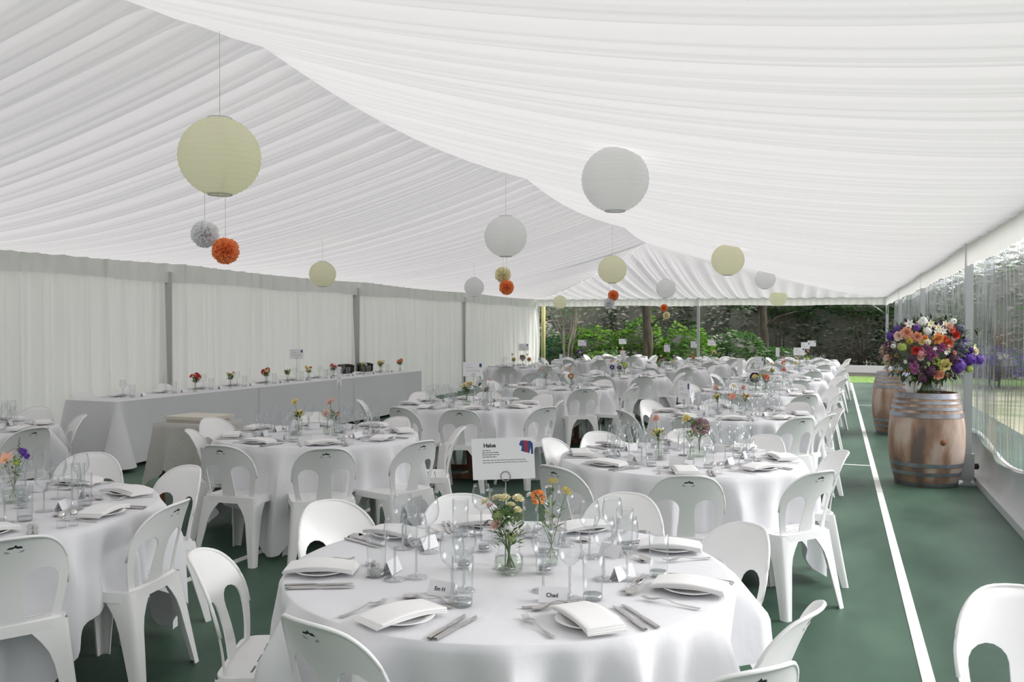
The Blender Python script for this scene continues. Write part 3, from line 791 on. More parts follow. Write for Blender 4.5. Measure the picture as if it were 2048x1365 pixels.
# ------------------------------------------------------------------ tables
TAB={ # key: (x, y, name, level of detail, cloth rotation, chair list)
 'T1':(-1.06,2.91,'table with the largest printed card',3),'T2':(-3.66,3.02,'first table of the middle row',3),'TL':(-6.66,5.25,'first table of the curtain row',2),
 'T3':(-3.74,5.99,'second table of the middle row',3),'T5':(-.94,5.78,'second table of the court-line row',3),
 'T4':(-3.70,8.92,'third table of the middle row',2),'T6':(-.96,8.93,'third table of the court-line row',2),
 'T7':(-.97,11.95,'fourth table of the court-line row',2),'T8':(-.92,15.0,'fifth table of the court-line row',1),'T9':(-.85,18.1,'sixth table of the court-line row',1),'T10':(-.78,21.1,'seventh table of the court-line row',0),'T11':(-.72,24.1,'last table of the court-line row',0),
 'M3':(-3.62,11.93,'fourth table of the middle row',2),'M4':(-3.42,15.0,'fifth table of the middle row',1),'M5':(-3.22,18.2,'sixth table of the middle row',1),'M6':(-3.12,21.1,'seventh table of the middle row',0),'M7':(-3.0,24.0,'last table of the middle row',0),
 'L3':(-6.2,17.8,'second table of the curtain row',1),'L4':(-5.95,21.6,'third table of the curtain row',0),'L5':(-5.7,24.7,'last table of the curtain row',0)}
CH={ # chair top positions read on the plan
 'T1':[(-1.31,2.02),(-2.07,2.52),(-2.13,3.47),(-1.62,3.83),(-.9,4.13),(-.28,3.62),(-.04,2.6),(-.13,2.12)],
 'T2':[(-2.81,2.44),(-2.71,3.25),(-3.33,4.07),(-4.23,4.29)],
 'TL':[(-7.18,6.54),(-5.68,5.17),(-6.12,6.07)],
 'T3':[(-4.96,6.26),(-4.54,5.45),(-3.81,4.83),(-3.06,4.94),(-2.62,5.52),(-2.69,6.39),(-4.45,7.0),(-3.52,6.93)],
 'T4':[(-3.95,7.75),(-3.33,7.75),(-2.62,8.33),(-4.67,9.64),(-3.15,9.93),(-2.72,9.12),(-4.75,8.35),(-3.9,10.05)],
 'M3':[(-3.75,10.82),(-2.98,10.98),(-2.62,12.29),(-2.45,11.5),(-4.55,11.1),(-4.75,12.2),(-4.2,12.95),(-3.2,13.0)],
 'T5':[(-.75,4.72),(-1.5,4.78),(-1.9,5.94),(-1.69,6.47),(-.46,6.75),(-.04,5.16),(.07,6.01),(-1.05,6.92)],
 'T6':[(-1.93,8.27),(-1.92,9.51),(-.25,8.20),(.06,9.2),(-1.2,7.85),(-.35,9.85),(-1.25,9.98),(-.02,8.62)],
 'T7':[(-1.95,12.5),(-.3,11.05),(-1.15,10.85),(-1.9,11.5),(.08,11.75),(.02,12.5),(-.5,13.0),(-1.3,13.0)]}
SEAT=['clear-wall side','hedge and clear-wall side','hedge side','hedge and curtain side','curtain side','camera and curtain side','camera side','camera and clear-wall side']
def camang(x,y): return math.atan2(-y,-x)
def seatname(tx,ty,x,y):
    a=math.atan2(y-ty,x-tx)/(PI/4); return SEAT[int(round(a))%8]
def wf(label): return label
for key,(tx,ty,tn,lod) in TAB.items():
    ca=camang(tx,ty); rnd=random.Random(key)
    ch=CH.get(key)
    if ch is None:
        ch=[(tx+1.1*cos(ca+R(22+45*i)+rnd.uniform(-.12,.12)),ty+1.1*sin(ca+R(22+45*i))) for i in range(8)]
    used={}
    near_chairs=lod>=2 
    for (x,y) in ch:
        d=math.hypot(tx-x,ty-y); ux,uy=(tx-x)/d,(ty-y)/d
        rz=math.atan2(uy,ux)-PI/2+rnd.uniform(-.10,.10)
        back=.33 # back top lies behind the chair's middle
        cxp,cyp=x+ux*back,y+uy*back
        sn=seatname(tx,ty,x,y); used[sn]=used.get(sn,0)+1
        q={1:'',2:' (the one nearer the table row behind)'}
        extra='' if used[sn]==1 else (', beside its twin' if used[sn]==2 else ', third there')
        (KC if near_chairs else KCF).put((cxp,cyp,0),rz,'white plastic chair, %s, %s%s'%(sn,tn,extra),'chair','white bistro chairs')
    rot={'T1':.35,'T2':R(10),'T5':-.6,'T3':R(-35)}.get(key,rnd.uniform(0,1.5))
    if ty<13: KT.put((tx,ty,0),rnd.uniform(0,3),'brown wooden folding table under the cloth of the %s'%tn,'table','round tables')
    round_cloth((tx,ty,0),1.13 if ty<13 else 1.3,rot,hash(key)%7*1.3 if False else rnd.uniform(0,6),label='white cloth draped over the %s'%tn,group='white tablecloths')
    # settings
    ang=[ca+R(2+45*i) for i in range(8)]
    if key=='T1': ang=[R(a) for a in(-98,-50,-7,42,81,118,155,-152)]
    cx0,cy0=tx,ty
    for i,a in enumerate(ang):
        sn=seatname(tx,ty,tx+cos(a),ty+sin(a))
        n=Vector((-cos(a),-sin(a))); rt=Vector((n.y,-n.x)); c=Vector((tx,ty)); jit=lambda s:rnd.uniform(-s,s)
        def W(r_,t): 
            p=c-n*r_+rt*t; return (p.x,p.y,ZT)
        rz=a+PI/2   # local +y points inward (away from diner)
        tail='%s, %s'%(sn,tn)
        jr=jit(.01)
        p=W(.635+jr,jit(.01)); KPl.put(p,0,'white side plate, '+tail,'plate','side plates')
        nr={'T1':[.35,-.35,.15,-.1,.25,-.2,.5,.05][i]}.get(key,rnd.choice([-.3,0,.2,.4])+jit(.1))
        nrz=rz+PI/2*(1 if rnd.random()<.35 else 0)+nr
        if key=='T1': nrz=R([62,-48,-3,8,42,20,-12,20][i])
        KN.put((p[0],p[1],ZT+.0175),nrz,'folded white napkin, '+tail,'napkin','folded napkins',tilt=(0,0))
        if lod>=2:
            k=.0005
            KK.put(W(.63,.140+jit(.01)),rz+jit(.08),'outer knife, '+tail,'knife','knives')
            KK.put(W(.625,.166+jit(.01)),rz+jit(.08),'inner steel knife '+tail if False else 'inner knife, '+tail,'knife','knives')
            KF.put(W(.62,-.145+jit(.01)),rz+jit(.15),'steel fork, '+tail,'fork','forks')
            KS.put(W(.475,-.02+jit(.02)),rz+PI/2+jit(.15),'steel dessert spoon, '+tail,'spoon','dessert spoons')
            if lod>=3: KF.put(W(.455,-.01+jit(.02)),rz-PI/2+jit(.1),'dessert fork above plate, '+tail,'fork','dessert forks')
        if lod>=1:
            o=None
            if key=='T1' and i in(0,1):
                px,py,crz=((-1.14,2.53,R(-8)),(-.80,2.59,R(14)))[i]
                o=KCd.put((px,py,ZT),crz,'white place card lettered in black, %s'%tail,'place card','place cards')
                me=text_mesh(('Em H','Chad')[i],.017,'ink',.0003); 
                me.transform(Matrix.Translation((-.021,-.0132,.016))@Matrix.Rotation(math.atan2(.044,.020),4,'X'))
                tobj=link('printed_name',me,o)
            else: KCd.put(W(.40,jit(.05)),rz+jit(.5),'white folded place card, '+tail,'place card','place cards')
        kw,kt=(KW,KTu) if lod>=2 else (KWf,KTf)
        wt=(.425,.075,.43,.155)
        if key=='T1': wt=[(.41,.02,.44,.09),(.40,.05,.43,.12),(.42,.05,.50,.12),(.42,.03,.5,.1),(.45,.05,.42,.13),(.46,.05,.48,.13),(.45,.10,.49,.04),(.40,.10,.46,.05)][i]
        kw.put(W(wt[0]+jit(.01),wt[1]+jit(.01)),0,'wine glass, '+tail,'wine glass','wine glasses')
        kt.put(W(wt[2]+jit(.01),wt[3]+jit(.01)),0,'straight tumbler, '+tail,'tumbler','tumblers')
        if lod>=2 or (lod==1 and i%2==0):
            kw.put(W(wt[0]-.09+jit(.02),wt[1]-.05+jit(.04)),rnd.uniform(0,1),'inner wine glass, '+tail,'wine glass','wine glasses')
    # centre pieces
    if lod>=1 and key not in('T1',):
        for k in range(2 if lod<2 else 3):
            a=rnd.uniform(0,2*PI)+k*2.1
            KTea.put((tx+.19*cos(a),ty+.19*sin(a),ZT),0,'tealight holder, %s of centre, %s'%(seatname(tx,ty,tx+.2*cos(a),ty+.2*sin(a)),tn),'candle holder','tealight holders')
    if lod>=2 and key!='T1': 
        for k in range(2): KSh.put((tx+.70*cos(ca+.42+.075*k) if key=='T2' else tx+.66*cos(ca+.28+.06*k),ty+(.70*sin(ca+.42+.075*k) if key=='T2' else .66*sin(ca+.28+.06*k)),ZT),0,('salt' if k==0 else 'pepper')+' shaker of glass with steel cap on the %s'%tn,'shaker','salt and pepper shakers')
# ---- table with the largest card centre
KJ.put((-1.03,2.83,ZT),0,'round glass jar with water at the centre of the table with the largest card','jar')
KV.put((-.93,2.99,ZT),0,'slim glass vase beside the jar on the table with the largest card','vase','slim glass vases')
KTea.put((-1.20,2.84,ZT),0,'clear tealight holder on the curtain side of the jar,  table with the largest card','candle holder','tealight holders')
KTea.put((-.92,2.88,ZT),0,'clear tealight holder on the wall side of the jar,  table with the largest card','candle holder','tealight holders')
KTea.put((-.995,3.10,ZT),0,'clear tealight holder behind the vase on the table with the largest card','candle holder','tealight holders')
KTea.put((-1.22,3.08,ZT),0,'clear tealight holder behind the wine glass beside the largest card','candle holder','tealight holders')
bouquet('cream bud posy in the jar on the table with the largest card',(-1.03,2.83,ZT),
 [('rose','cream_petal',.016,-.085,.0,.235,'cream_bud'),('rose','cream_petal',.015,-.055,.02,.245,'cream_bud'),('rose','cream_petal',.018,-.015,.0,.25,'cream_bud'),('rose','cream_petal',.018,.028,.01,.25,'cream_bud'),('rose','pale',.014,-.07,.01,.22,'peach_bud'),('rose','cream_petal',.013,.03,0,.215,'cream_bud'),
  ('cluster','leaf_pale',.024,-.035,-.01,.195,'green_head'),('rose','pale',.018,-.035,-.03,.165,'pink_bloom'),('cluster','white_petal',.020,.005,-.02,.16,'white_bloom'),('cluster','leaf_pale',.018,.02,-.03,.13,'green_head'),('rose','cream_petal',.014,-.04,.01,.25,'cream_bud'),('rose','cream_petal',.014,.0,.02,.225,'cream_bud'),('cluster','leaf',.02,-.01,.0,.21,'green_head'),('cluster','leaf',.02,.0,.0,.17,'green_head'),('lily','plum',.015,-.075,-.01,.165,'plum_bloom')],110,5,spread=1.25)
bouquet('orange carnation with ochre flower heads in the slim vase',(-.93,2.99,ZT),
 [('pom','orange',.027,-.045,-.02,.235,'orange_bloom'),('flat','ochre',.020,.0,.01,.295,'ochre_head'),('flat','ochre',.022,.055,.0,.265,'ochre_head'),('rose','white_petal',.012,-.085,.01,.235,'white_bud'),('flat','white_petal',.012,-.02,.02,.27,'white_bud')],30,8,spread=.7)
sign((-1.065,2.89,ZT),R(14),'wire ring stand holding the largest printed card','largest white printed card, with a red and blue jersey print',True,.30,roll=R(-3),size=(.215,.142))
# ---- first table of the middle row centre
KJ.put((-3.62,3.16,ZT),0,'glass jar with stems at the centre of the first table of the middle row','jar')
bouquet('pink lily and purple spikes in the jar on the first table of the middle row',(-3.62,3.16,ZT),
 [('lily','peach',.048,.0,-.04,.20,'pink_lily'),('lily','pale',.030,-.07,0,.19,'pink_lily'),('spike','plum',.030,.01,.02,.23,'purple_spike'),('cluster','violet',.018,.055,.01,.235,'violet_bloom'),('cluster','violet',.014,.085,.0,.22,'violet_bloom'),('cluster','violet',.014,.03,.02,.24,'violet_bloom'),('cluster','lime',.016,.03,-.01,.19,'green_head')],34,11)
# ---- other table centres
cent={'T3':[('rose','yellow',.030,-.10,'slim'),('rose','pale',.026,.05,'slim'),('lily','peach',.03,.17,'slim')],
 'T5':[('rose','yellow',.030,-.12,'slim'),('pom','dusky',.045,.12,'jar'),('cluster','lime',.02,.08,'slim')],
 'T4':[('rose','pale',.034,0,'jar'),('pom','dusky',.02,.17,'slim')],
 'T6':[('rose','yellow',.03,-.12,'slim'),('lily','coral',.035,.0,'slim'),('lily','orange',.045,.15,'slim')],
 'T7':[('pom','plum',.05,0,'jar'),('cluster','coral',.03,.12,'jar')],
 'T8':[('cluster','ochre',.03,-.05,'slim'),('rose','pink',.03,.12,'slim')],'T9':[('rose','coral',.04,-.1,'slim'),('rose','yellow',.03,.1,'slim')],'T10':[('rose','yellow',.03,0,'slim'),('cluster','lime',.03,.15,'slim')],'T11':[('rose','coral',.03,0,'slim')],
 'M3':[('pom','orange',.035,.2,'slim'),('pom','white_petal',.03,.05,'slim'),('spike','violet',.02,-.15,'slim')],
 'M4':[('pom','violet',.035,-.15,'slim'),('cluster','lime',.04,.03,'jar'),('pom','violet',.03,-.03,'slim')],
 'M5':[('lily','pink',.05,-.1,'slim'),('cluster','yellow',.03,.1,'slim')],'M6':[('cluster','coral',.04,0,'slim'),('spike','plum',.04,.18,'slim')],'M7':[('cluster','yellow',.05,0,'jar')],
 'L3':[('cluster','ochre',.04,-.15,'slim'),('pom','dusky',.045,0,'jar'),('cluster','coral',.04,.17,'slim')],'L4':[('pom','violet',.06,0,'jar'),('cluster','lime',.03,.15,'slim')],'L5':[('cluster','coral',.05,.1,'slim'),('spike','lime',.04,-.12,'slim')],
 'TL':[('cluster','lime',.03,-.1,'slim')]}
side=Vector((cos(R(20)),sin(R(20))))
cn=dict(yellow='yellow',pale='pale pink',peach='peach',dusky='dusky mauve',lime='lime green',coral='coral',orange='orange',plum='dark plum',pink='pink',ochre='ochre',white_petal='white',violet='deep violet')
for key,lst in cent.items():
    tx,ty,tn,lod=TAB[key]
    for j,(k,m_,r,dx,vs) in enumerate(lst):
        off=.06*((j%2)*2-1); x=tx+side.x*dx-side.y*off*0; y=ty+side.y*dx+off-.03
        (KV if vs=='slim' else KJ).put((x,y,ZT),0,('slim glass vase' if vs=='slim' else 'glass jar')+' holding the %s flowers on the %s'%(cn[m_],tn),'vase' if vs=='slim' else 'jar','flower vases')
        filler=[('rose',random.choice(['cream_petal','yellow','pale']),.020),('cluster',random.choice(['leaf_pale','ochre']),.018),('rose','cream_petal',.016),('flat',random.choice(['cream_petal','ochre']),.018)]
        small_posy('%s flowers in a %s on the %s'%(cn[m_],'slim vase' if vs=='slim' else 'jar',tn),(x,y,ZT),[(k,m_,r)]+(filler if vs=='jar' else filler[:1]),j*3+len(key),'table posies',1.3 if vs=='jar' else 1.2,compact=vs=='jar')
SG={'T5':(-.93,5.87,R(-60),.33),'T3':(-3.66,6.16,R(-50),.36),'T4':(-3.63,8.85,R(22),.30),'M3':(-3.62,12.05,R(-60),.30),'T6':(-.9,9.1,R(110),.36),
 'M4':(-3.42,15.05,R(-48),.28),'M5':(-3.25,18.3,R(-45),.33),'M6':(-3.14,21.2,R(-40),.36),'M7':(-3.1,24.1,R(20),.36),'T7':(-.95,12.1,R(-52),.30),'T8':(-.9,15.1,R(110),.36),
 'T9':(-.68,18.2,R(16),.30),'T10':(-.66,21.2,R(30),.36),'T11':(-.6,24.2,R(15),.36),'L3':(-6.2,17.9,R(22),.33),'L4':(-6.0,21.8,R(20),.36),'L5':(-5.65,24.8,R(20),.36)}
for k,(x,y,f,h) in SG.items(): sign((x,y,ZT),f,'wire ring stand on the %s'%TAB[k][2],'white printed card on a wire stand, %s'%TAB[k][2],h=h,grp=1)
# lone chair in the right foreground
KC.put((.58,2.73,0),R(196),'white moulded plastic chair standing alone across the court line','chair','white bistro chairs')
# extra chairs around the open floor
for (x,y,rz,l) in [(-4.95,14.6,R(30),'white moulded plastic chair left of the fifth middle-row table, turned away')]:
    KCF.put((x,y,0),rz,l,'chair','white bistro chairs')
# ------------------------------------------------------------------ head table
HX0,HX1=-8.12,-7.36
hy=[7.75,10.3,12.85,15.4]
hn3=['near','middle','far']
for k in range(3):
    a,b=hy[k],hy[k+1]
    t=thing('trestle_table','long folding trestle table under the %s white cloth by the curtain'%hn3[k],'table',((HX0+HX1)/2,(a+b)/2,0),0,'trestle tables')
    MB().box((0,0,.715),(.70,b-a-.06,.03),'wood').obj('tabletop',t,False)
    for s in(-1,1):
        m=MB(); 
        for q in(-1,1): m.box((q*.28,s*.9,.35),(.04,.04,.70),'wood')
        m.box((0,s*.9,.2),(.56,.03,.03),'wood'); m.obj('leg_frame',t,False)
    mb=MB(); w=(HX1-HX0)/2; l=(b-a)/2-.002
    lp=rrect(-w,-l,w,l,.035,8); P=[]
    # densify
    for i in range(len(lp)):
        p=Vector(lp[i]); q=Vector(lp[(i+1)%len(lp)]); n=max(1,int((q-p).length/.04))
        for j in range(n): P.append(p.lerp(q,j/n))
    n=len(P); rows=12; vs=[];fs=[]
    for j in range(rows):
        kk=j/(rows-1); d=.70*kk
        for i,p in enumerate(P):
            q=P[(i+1)%n]-P[i-1]; nn=Vector((q.y,-q.x)).normalized()
            cor=math.exp(-(((abs(p.x)-w)/.05)**2+((abs(p.y)-l)/.05)**2))
            end=(k==0 and p.y<0)
            fl=(.012*sin(p.y*9+p.x*13)*kk+.01*sin(p.y*3.1+k)*kk+.015*kk)
            dx=Vector((0,0))
            if k==0 and p.y<0 and p.x>0: fl+=.34*cor*kk**1.1
            elif k==0 and p.y<0: fl+=.12*cor*kk
            if k>0 or p.y>0: fl*=(1-cor)
            if (k<2 and p.y>l-.001) or (k>0 and p.y<-l+.001): nn=nn*0
            vs.append((p.x+nn.x*fl,p.y+nn.y*fl,.741-d))
    for j in range(rows-1):
        for i in range(n): i2=(i+1)%n; fs.append((j*n+i,(j+1)*n+i,(j+1)*n+i2,j*n+i2))
    fs.append(tuple(range(n)))
    mb.add(vs,fs,'cloth'); tag(mb.obj('tablecloth',loc=((HX0+HX1)/2,(a+b)/2,0),auto=60),'long white cloth over the %s trestle of the head table'%hn3[k],'tablecloth','white tablecloths')
posies=[(9.3,[('pom','coral',.035),('rose','coral',.03),('pom','red',.03)],'orange red'),(10.0,[('rose','orange',.018),('cluster','lime',.018)],'small orange and green'),(10.8,[('pom','red',.035),('rose','yellow',.018),('pom','red',.03)],'dark red'),(11.33,[('cluster','lime',.012)],'plain green leaf'),
 (11.89,[('cluster','yellow',.028),('rose','coral',.02)],'yellow and orange'),(12.6,[('rose','pink',.03),('cluster','lime',.02)],'pink and green'),(13.6,[('cluster','white_petal',.022),('cluster','lime',.02)],'white and green'),(14.2,[('cluster','cream_petal',.04),('rose','yellow',.03)],'cream yellow'),(14.95,[('pom','coral',.035),('pom','orange',.03)],'orange')]
for i,(y,c,l) in enumerate(posies):
    KV.put((-7.60,y,ZT),0,'slim glass vase holding the %s posy on the head table'%l,'vase','flower vases',scale=1.15)
    small_posy('%s posy in a slim vase on the head table'%l,(-7.60,y,ZT),c+[(c[0][0],c[0][1],c[0][2]*.8)],i+20,'head table posies',1.2,compact=True)
sign((-7.72,11.75,ZT),R(70-50),'wire ring stand at the middle of the head table','white printed card at the middle of the head table',h=.33,grp=1)
hs=[8.35,9.05,9.75,10.45,11.15,11.85,12.55,13.25,13.95,14.65]
for i,y in enumerate(hs):
    tail='%s seat along the head table'%['first','second','third','fourth','fifth','sixth','seventh','eighth','ninth','last'][i]
    KPl.put((-7.92,y,ZT),0,'round white plate under the napkin, '+tail,'plate','side plates')
    KN.put((-7.92,y,ZT+.0175),random.uniform(-.4,.4)+PI/2,'folded napkin, '+tail,'napkin','folded napkins')
    KK.put((-7.93,y-.15,ZT),PI/2+random.uniform(-.1,.1),'steel knife, '+tail,'knife','knives'); KF.put((-7.93,y+.15,ZT),-PI/2,'steel fork, '+tail,'fork','forks')
    KW.put((-7.74,y-.12,ZT),0,'stemmed wine glass, '+tail,'wine glass','wine glasses'); KTu.put((-7.68,y-.04,ZT),0,'straight tumbler, '+tail,'tumbler','tumblers')
    KCd.put((-7.66,y+.12,ZT),PI/2+random.uniform(-.3,.3),'white folded place card, '+tail,'place card','place cards')
    if i<8:
        KCF.put((-8.19,y,0),R(-90),'white plastic chair behind, %s'%tail,'chair','white bistro chairs')
for i,y in enumerate([14.15,14.85]):
    r=thing('brown_chair','dark brown low-backed chair behind the %s of the head table'%('far part','far end')[i],'chair',(-8.15,y,0),0,'dark brown chairs')
    m=MB()
    def fb(u,v): 
        x=(u-.5)*.52; return (-.20+.10*(abs(x)/.26)**3,x,.42+.46*v-.03*(abs(x)/.26)**6*v)
    def fb2(u,v):
        a=fb(u,v); return (a[0]-.03,a[1],a[2])
    m.grid(fb,18,8,'brown'); m.grid(fb2,18,8,'brown'); m.tube([fb(i_/17,1) for i_ in range(18)],.018,'brown',8); m.obj('backrest',r)
    MB().box((.02,0,.42),(.42,.48,.06),'brown').obj('seat',r,False)
    for sx in(-1,1):
        for sy in(-1,1): MB().tube([(.02+sx*.18,sy*.2,.4),(.02+sx*.19,sy*.21,0)],.018,'brown',8).obj('leg',r)
# cake table with lace cloth
cx_,cy_=-5.42,6.68
t=thing('side_table','small square side table under the lace cloth','table',(cx_,cy_,0))
MB().box((0,0,.69),(.52,.52,.03),'wood').obj('tabletop',t,False)
for sx in(-1,1):
    for sy in(-1,1): MB().box((sx*.22,sy*.22,.34),(.035,.035,.68),'wood').obj('leg',t,False)
mb=MB(); lp=rrect(-.28,-.28,.28,.28,.03,6); P=[]
for i in range(len(lp)):
    p=Vector(lp[i]); q=Vector(lp[(i+1)%len(lp)]); n=max(1,int((q-p).length/.02))
    for j in range(n): P.append(p.lerp(q,j/n))
n=len(P); vs=[];fs=[]; rows=12
for j in range(rows):
    kk=j/(rows-1)
    for i,p in enumerate(P):
        nn=p.normalized(); cor=min(1,abs(p.x*p.y)/.0784)**3; d=(.40+.22*cor)*kk
        fl=.03*sin(i*.30)*kk+.02*sin(i*.71)*kk+.09*cor*kk+.03*kk
        vs.append((p.x+nn.x*fl,p.y+nn.y*fl,.712-d+.01*sin(i*.9)*kk))
for j in range(rows-1):
    for i in range(n): i2=(i+1)%n; fs.append((j*n+i,(j+1)*n+i,(j+1)*n+i2,j*n+i2))
fs.append(tuple(range(n))); mb.add(vs,fs,'lace'); tag(mb.obj('lace_tablecloth',loc=(cx_,cy_,0)),'creamy lace cloth hanging over the small side table','tablecloth')
mb=MB(); mb.box((0,0,.012),(.42,.34,.024),'board'); tag(mb.obj('cake_board',loc=(cx_,cy_,.713),smooth=False),'lower painted board on the lace-covered side table','board','boards on the side table')
mb=MB(); mb.box((0,0,.014),(.46,.38,.028),'board'); tag(mb.obj('cake_board',loc=(cx_+.01,cy_,.738),smooth=False),'upper pale painted board on the side table, topmost of two','board','boards on the side table')
# ------------------------------------------------------------------ lanterns
def lantern(m):
    def b():
        r=thing('paper_lantern','','')
        prof=[]; N=22; sub=4
        for i in range(N*sub+1):
            a=-PI/2+PI*i/(N*sub); a=max(R(-72),min(R(74),a)); k=(i%sub)/sub
            rr_=1-.019*sin(PI*k); prof.append((rr_*cos(a),rr_*sin(a)*.97))
        MB().lathe(prof,m,56).obj('shade',r)
        w=MB(); 
        for s,q in((1,.95),(-1,-.93)):
            c=cos(R(73)); w.tube([(c*cos(2*PI*i/20),c*sin(2*PI*i/20),q) for i in range(21)],.012,'string',5)
        for i in range(4):
            a=2*PI*i/4+.4; w.tube([(.93*cos(t)*cos(a),.93*cos(t)*sin(a),.93*sin(t)) for t in [R(-72+12*k) for k in range(13)]],.010,'string',4)
        w.obj('wire_frame',r); return r
    return b
KL={'cream':Kind(lantern('cream')),'whitelamp':Kind(lantern('whitelamp'))}
def tissue(m):
    def b():
        mb=MB(); rnd=random.Random(3)
        for i in range(150):
            k=i+.5; ph=math.acos(1-2*k/150); th=PI*(1+5**.5)*k
            d=Vector((cos(th)*sin(ph),sin(th)*sin(ph),cos(ph)))
            qq=Vector((0,0,1)).rotation_difference(d).to_matrix().to_4x4()
            S=Matrix.Translation(d*.35)@qq@Matrix.Rotation(rnd.uniform(0,6),4,'Z'); w=.24; h=rnd.uniform(.50,.64)
            vs=[(-w*.2,0,0),(w*.2,0,0)]+[(w*(1-2*j/4)*1.0,.10*(1 if j%2 else -1),h*(.86+.14*(j%2))) for j in range(5)]
            mb.add(vs,[(0,1,2,3),(0,3,4),(0,4,5),(0,5,6)],m,S)
        mb.lathe([(.01,-.55),(.45,-.32),(.55,0),(.45,.32),(.01,.55)],m,12)
        return mb.obj('tissue_pom_pom',smooth=False)
    return b
KPm={c:Kind(tissue('tissue_'+c)) for c in('white','orange','cream')}
def lin_z(x,y):
    s=(XR-x)/(XR-XM) if x>XM else (x-XL)/(XM-XL)
    return roof_z(min(s,1),y)+.02
LS=[('L1','cream',-3.23,4.16,2.51,.225,'largest cream paper lantern, hung above the first table of the middle row'),('L2','whitelamp',-1.39,5.85,2.55,.225,'largest white paper lantern, above the court-line row'),('L3','whitelamp',-3.27,8.85,2.52,.225,'white paper lantern above the cream and orange pom-poms'),
 ('L4','cream',-6.28,10.15,2.25,.175,'small cream paper lantern by the curtain wall'),('L5','cream',-3.29,13.68,2.47,.225,'cream paper lantern above the orange and white pom-poms'),('L6','cream',-1.41,12.56,2.5,.225,'cream paper lantern behind the largest white one'),
 ('L7','whitelamp',-5.98,14.6,2.27,.175,'small white paper lantern by the curtain wall'),('L8','cream',-6.52,21.58,2.2,.175,'small cream paper lantern beside the curtain end'),('L9','whitelamp',-3.63,20.24,2.45,.225,'faint white paper lantern against the far gable'),
 ('L10','whitelamp',-1.46,20.0,2.62,.225,'white paper lantern just above the farthest cream one'),('L11','cream',-1.45,24.4,2.36,.225,'farthest cream paper lantern, by the clear wall')]
for n_,m_,x,y,z,r,l in LS:
    KL[m_].put((x,y,z),random.uniform(0,1),l,'lantern','paper lanterns',scale=r)
    zt=hipz(x,y) if (y>YH and abs(x-XM)<(XR-XM)*(y-YH)/(YE-YH)) else lin_z(x,y)
    o=MB().tube([(x,y,z+r*.9),(x,y,zt)],.0016,'string',4).obj('hanging_thread'); tag(o,'thin thread holding the '+l.split(',')[0],'thread','lantern threads')
PS=[('white','L1',-3.30,4.12,2.08,.088,'white tissue pom-pom under the largest cream lantern'),('orange','L1',-3.17,4.13,1.985,.086,'orange tissue pom-pom under the largest cream lantern'),
 ('cream','L3',-3.30,8.85,2.12,.10,'cream tissue pom-pom under the middle white lantern'),('orange','L3',-3.24,8.80,1.985,.092,'orange tissue pom-pom under the middle white lantern'),
 ('orange','L5',-3.27,13.68,2.07,.10,'orange tissue pom-pom under a far cream lantern'),('white','L5',-3.33,13.66,1.95,.10,'white tissue pom-pom under a far cream lantern'),
 ('orange','L9',-3.67,20.24,2.02,.10,'orange tissue pom-pom at the far end'),('cream','L9',-3.61,20.22,1.85,.10,'cream tissue pom-pom at the far end')]
for c,ln,x,y,z,r,l in PS:
    KPm[c].put((x,y,z),0,l,'pom-pom','tissue pom-poms',scale=r*.92)
    lz=[q for q in LS if q[0]==ln][0]; o=MB().tube([(x,y,z+r*.5),(x,y,lz[4]-lz[5]*.9)],.0012,'string',4).obj('hanging_thread'); tag(o,'thin thread holding the '+l,'thread','lantern threads')
# ------------------------------------------------------------------ barrels
def barrel():
    r=thing('wine_barrel','',''); H=.93
    def rad(z): 
        k=(z/H-.5)*2; return .285+.075*(1-k*k)
    prof=[(rad(H*i/24),H*i/24) for i in range(25)]
    m=MB(); m.lathe(prof,'stave',96,None,False,False,lambda a,z:1-.006*(abs(sin(a*14))<.10)); m.lathe([(rad(H),H),(rad(H)-.028,H),(rad(H)-.03,H-.06),(.001,H-.06)],'barrel_in',48); m.lathe([(rad(0),0),(.001,.01)],'stave',32)
    m.obj('staves',r)
    for z0,z1 in((.005,.045),(.115,.150),(.20,.24),(.69,.735),(.765,.795),(.825,.85),(.875,.93)):
        MB().lathe([(rad(z0)-.002,z0),(rad(z0)+.005,z0),(rad(z1)+.005,z1),(rad(z1)-.002,z1)],'hoop',64).obj('hoop',r,auto=40)
    m=MB(); m.lathe([(.001,.006),(.03,.004),(.03,-.01)],'barrel_in',16,Matrix.Translation((rad(.46)*cos(R(-70)),rad(.46)*sin(R(-70)),.46))@Matrix.Rotation(R(-70),4,'Z')@Matrix.Rotation(PI/2,4,'Y')); m.obj('bung',r)
    return r
KB=Kind(barrel)
KB.put((.86,10.0,0),0,'front oak wine barrel carrying the large flower arrangement','barrel','wine barrels')
KB.put((.86,14.6,0),2,'rear oak wine barrel behind the front one','barrel','wine barrels')
# glass cylinder and arrangement
ZB=.872
r=thing('cylinder_vase','wide clear cylinder vase standing in the front barrel top','vase',(.86,10.0,ZB))
MB().lathe([(.001,.0),(.125,.0),(.13,.01),(.13,.30),(.127,.30),(.127,.015),(.001,.012)],'glass',40).obj('vase_wall',r)
MB().lathe([(.001,.014),(.124,.014),(.124,.16),(.001,.16)],'water',32).obj('water',r)
tag(MB().lathe([(.001,0),(.040,0),(.045,.01),(.045,.16),(.035,.20),(.033,.22)],'china',24).obj('bottle_vase',loc=(.70,9.93,ZB)),'slim pale vase beside the cylinder on the front barrel','vase')
root=thing('flower_arrangement','large mixed bouquet of roses, hydrangeas and foliage on the front barrel','flowers',(.86,10.0,ZB))
root.rotation_euler=(0,0,R(26))
rnd=random.Random(12)
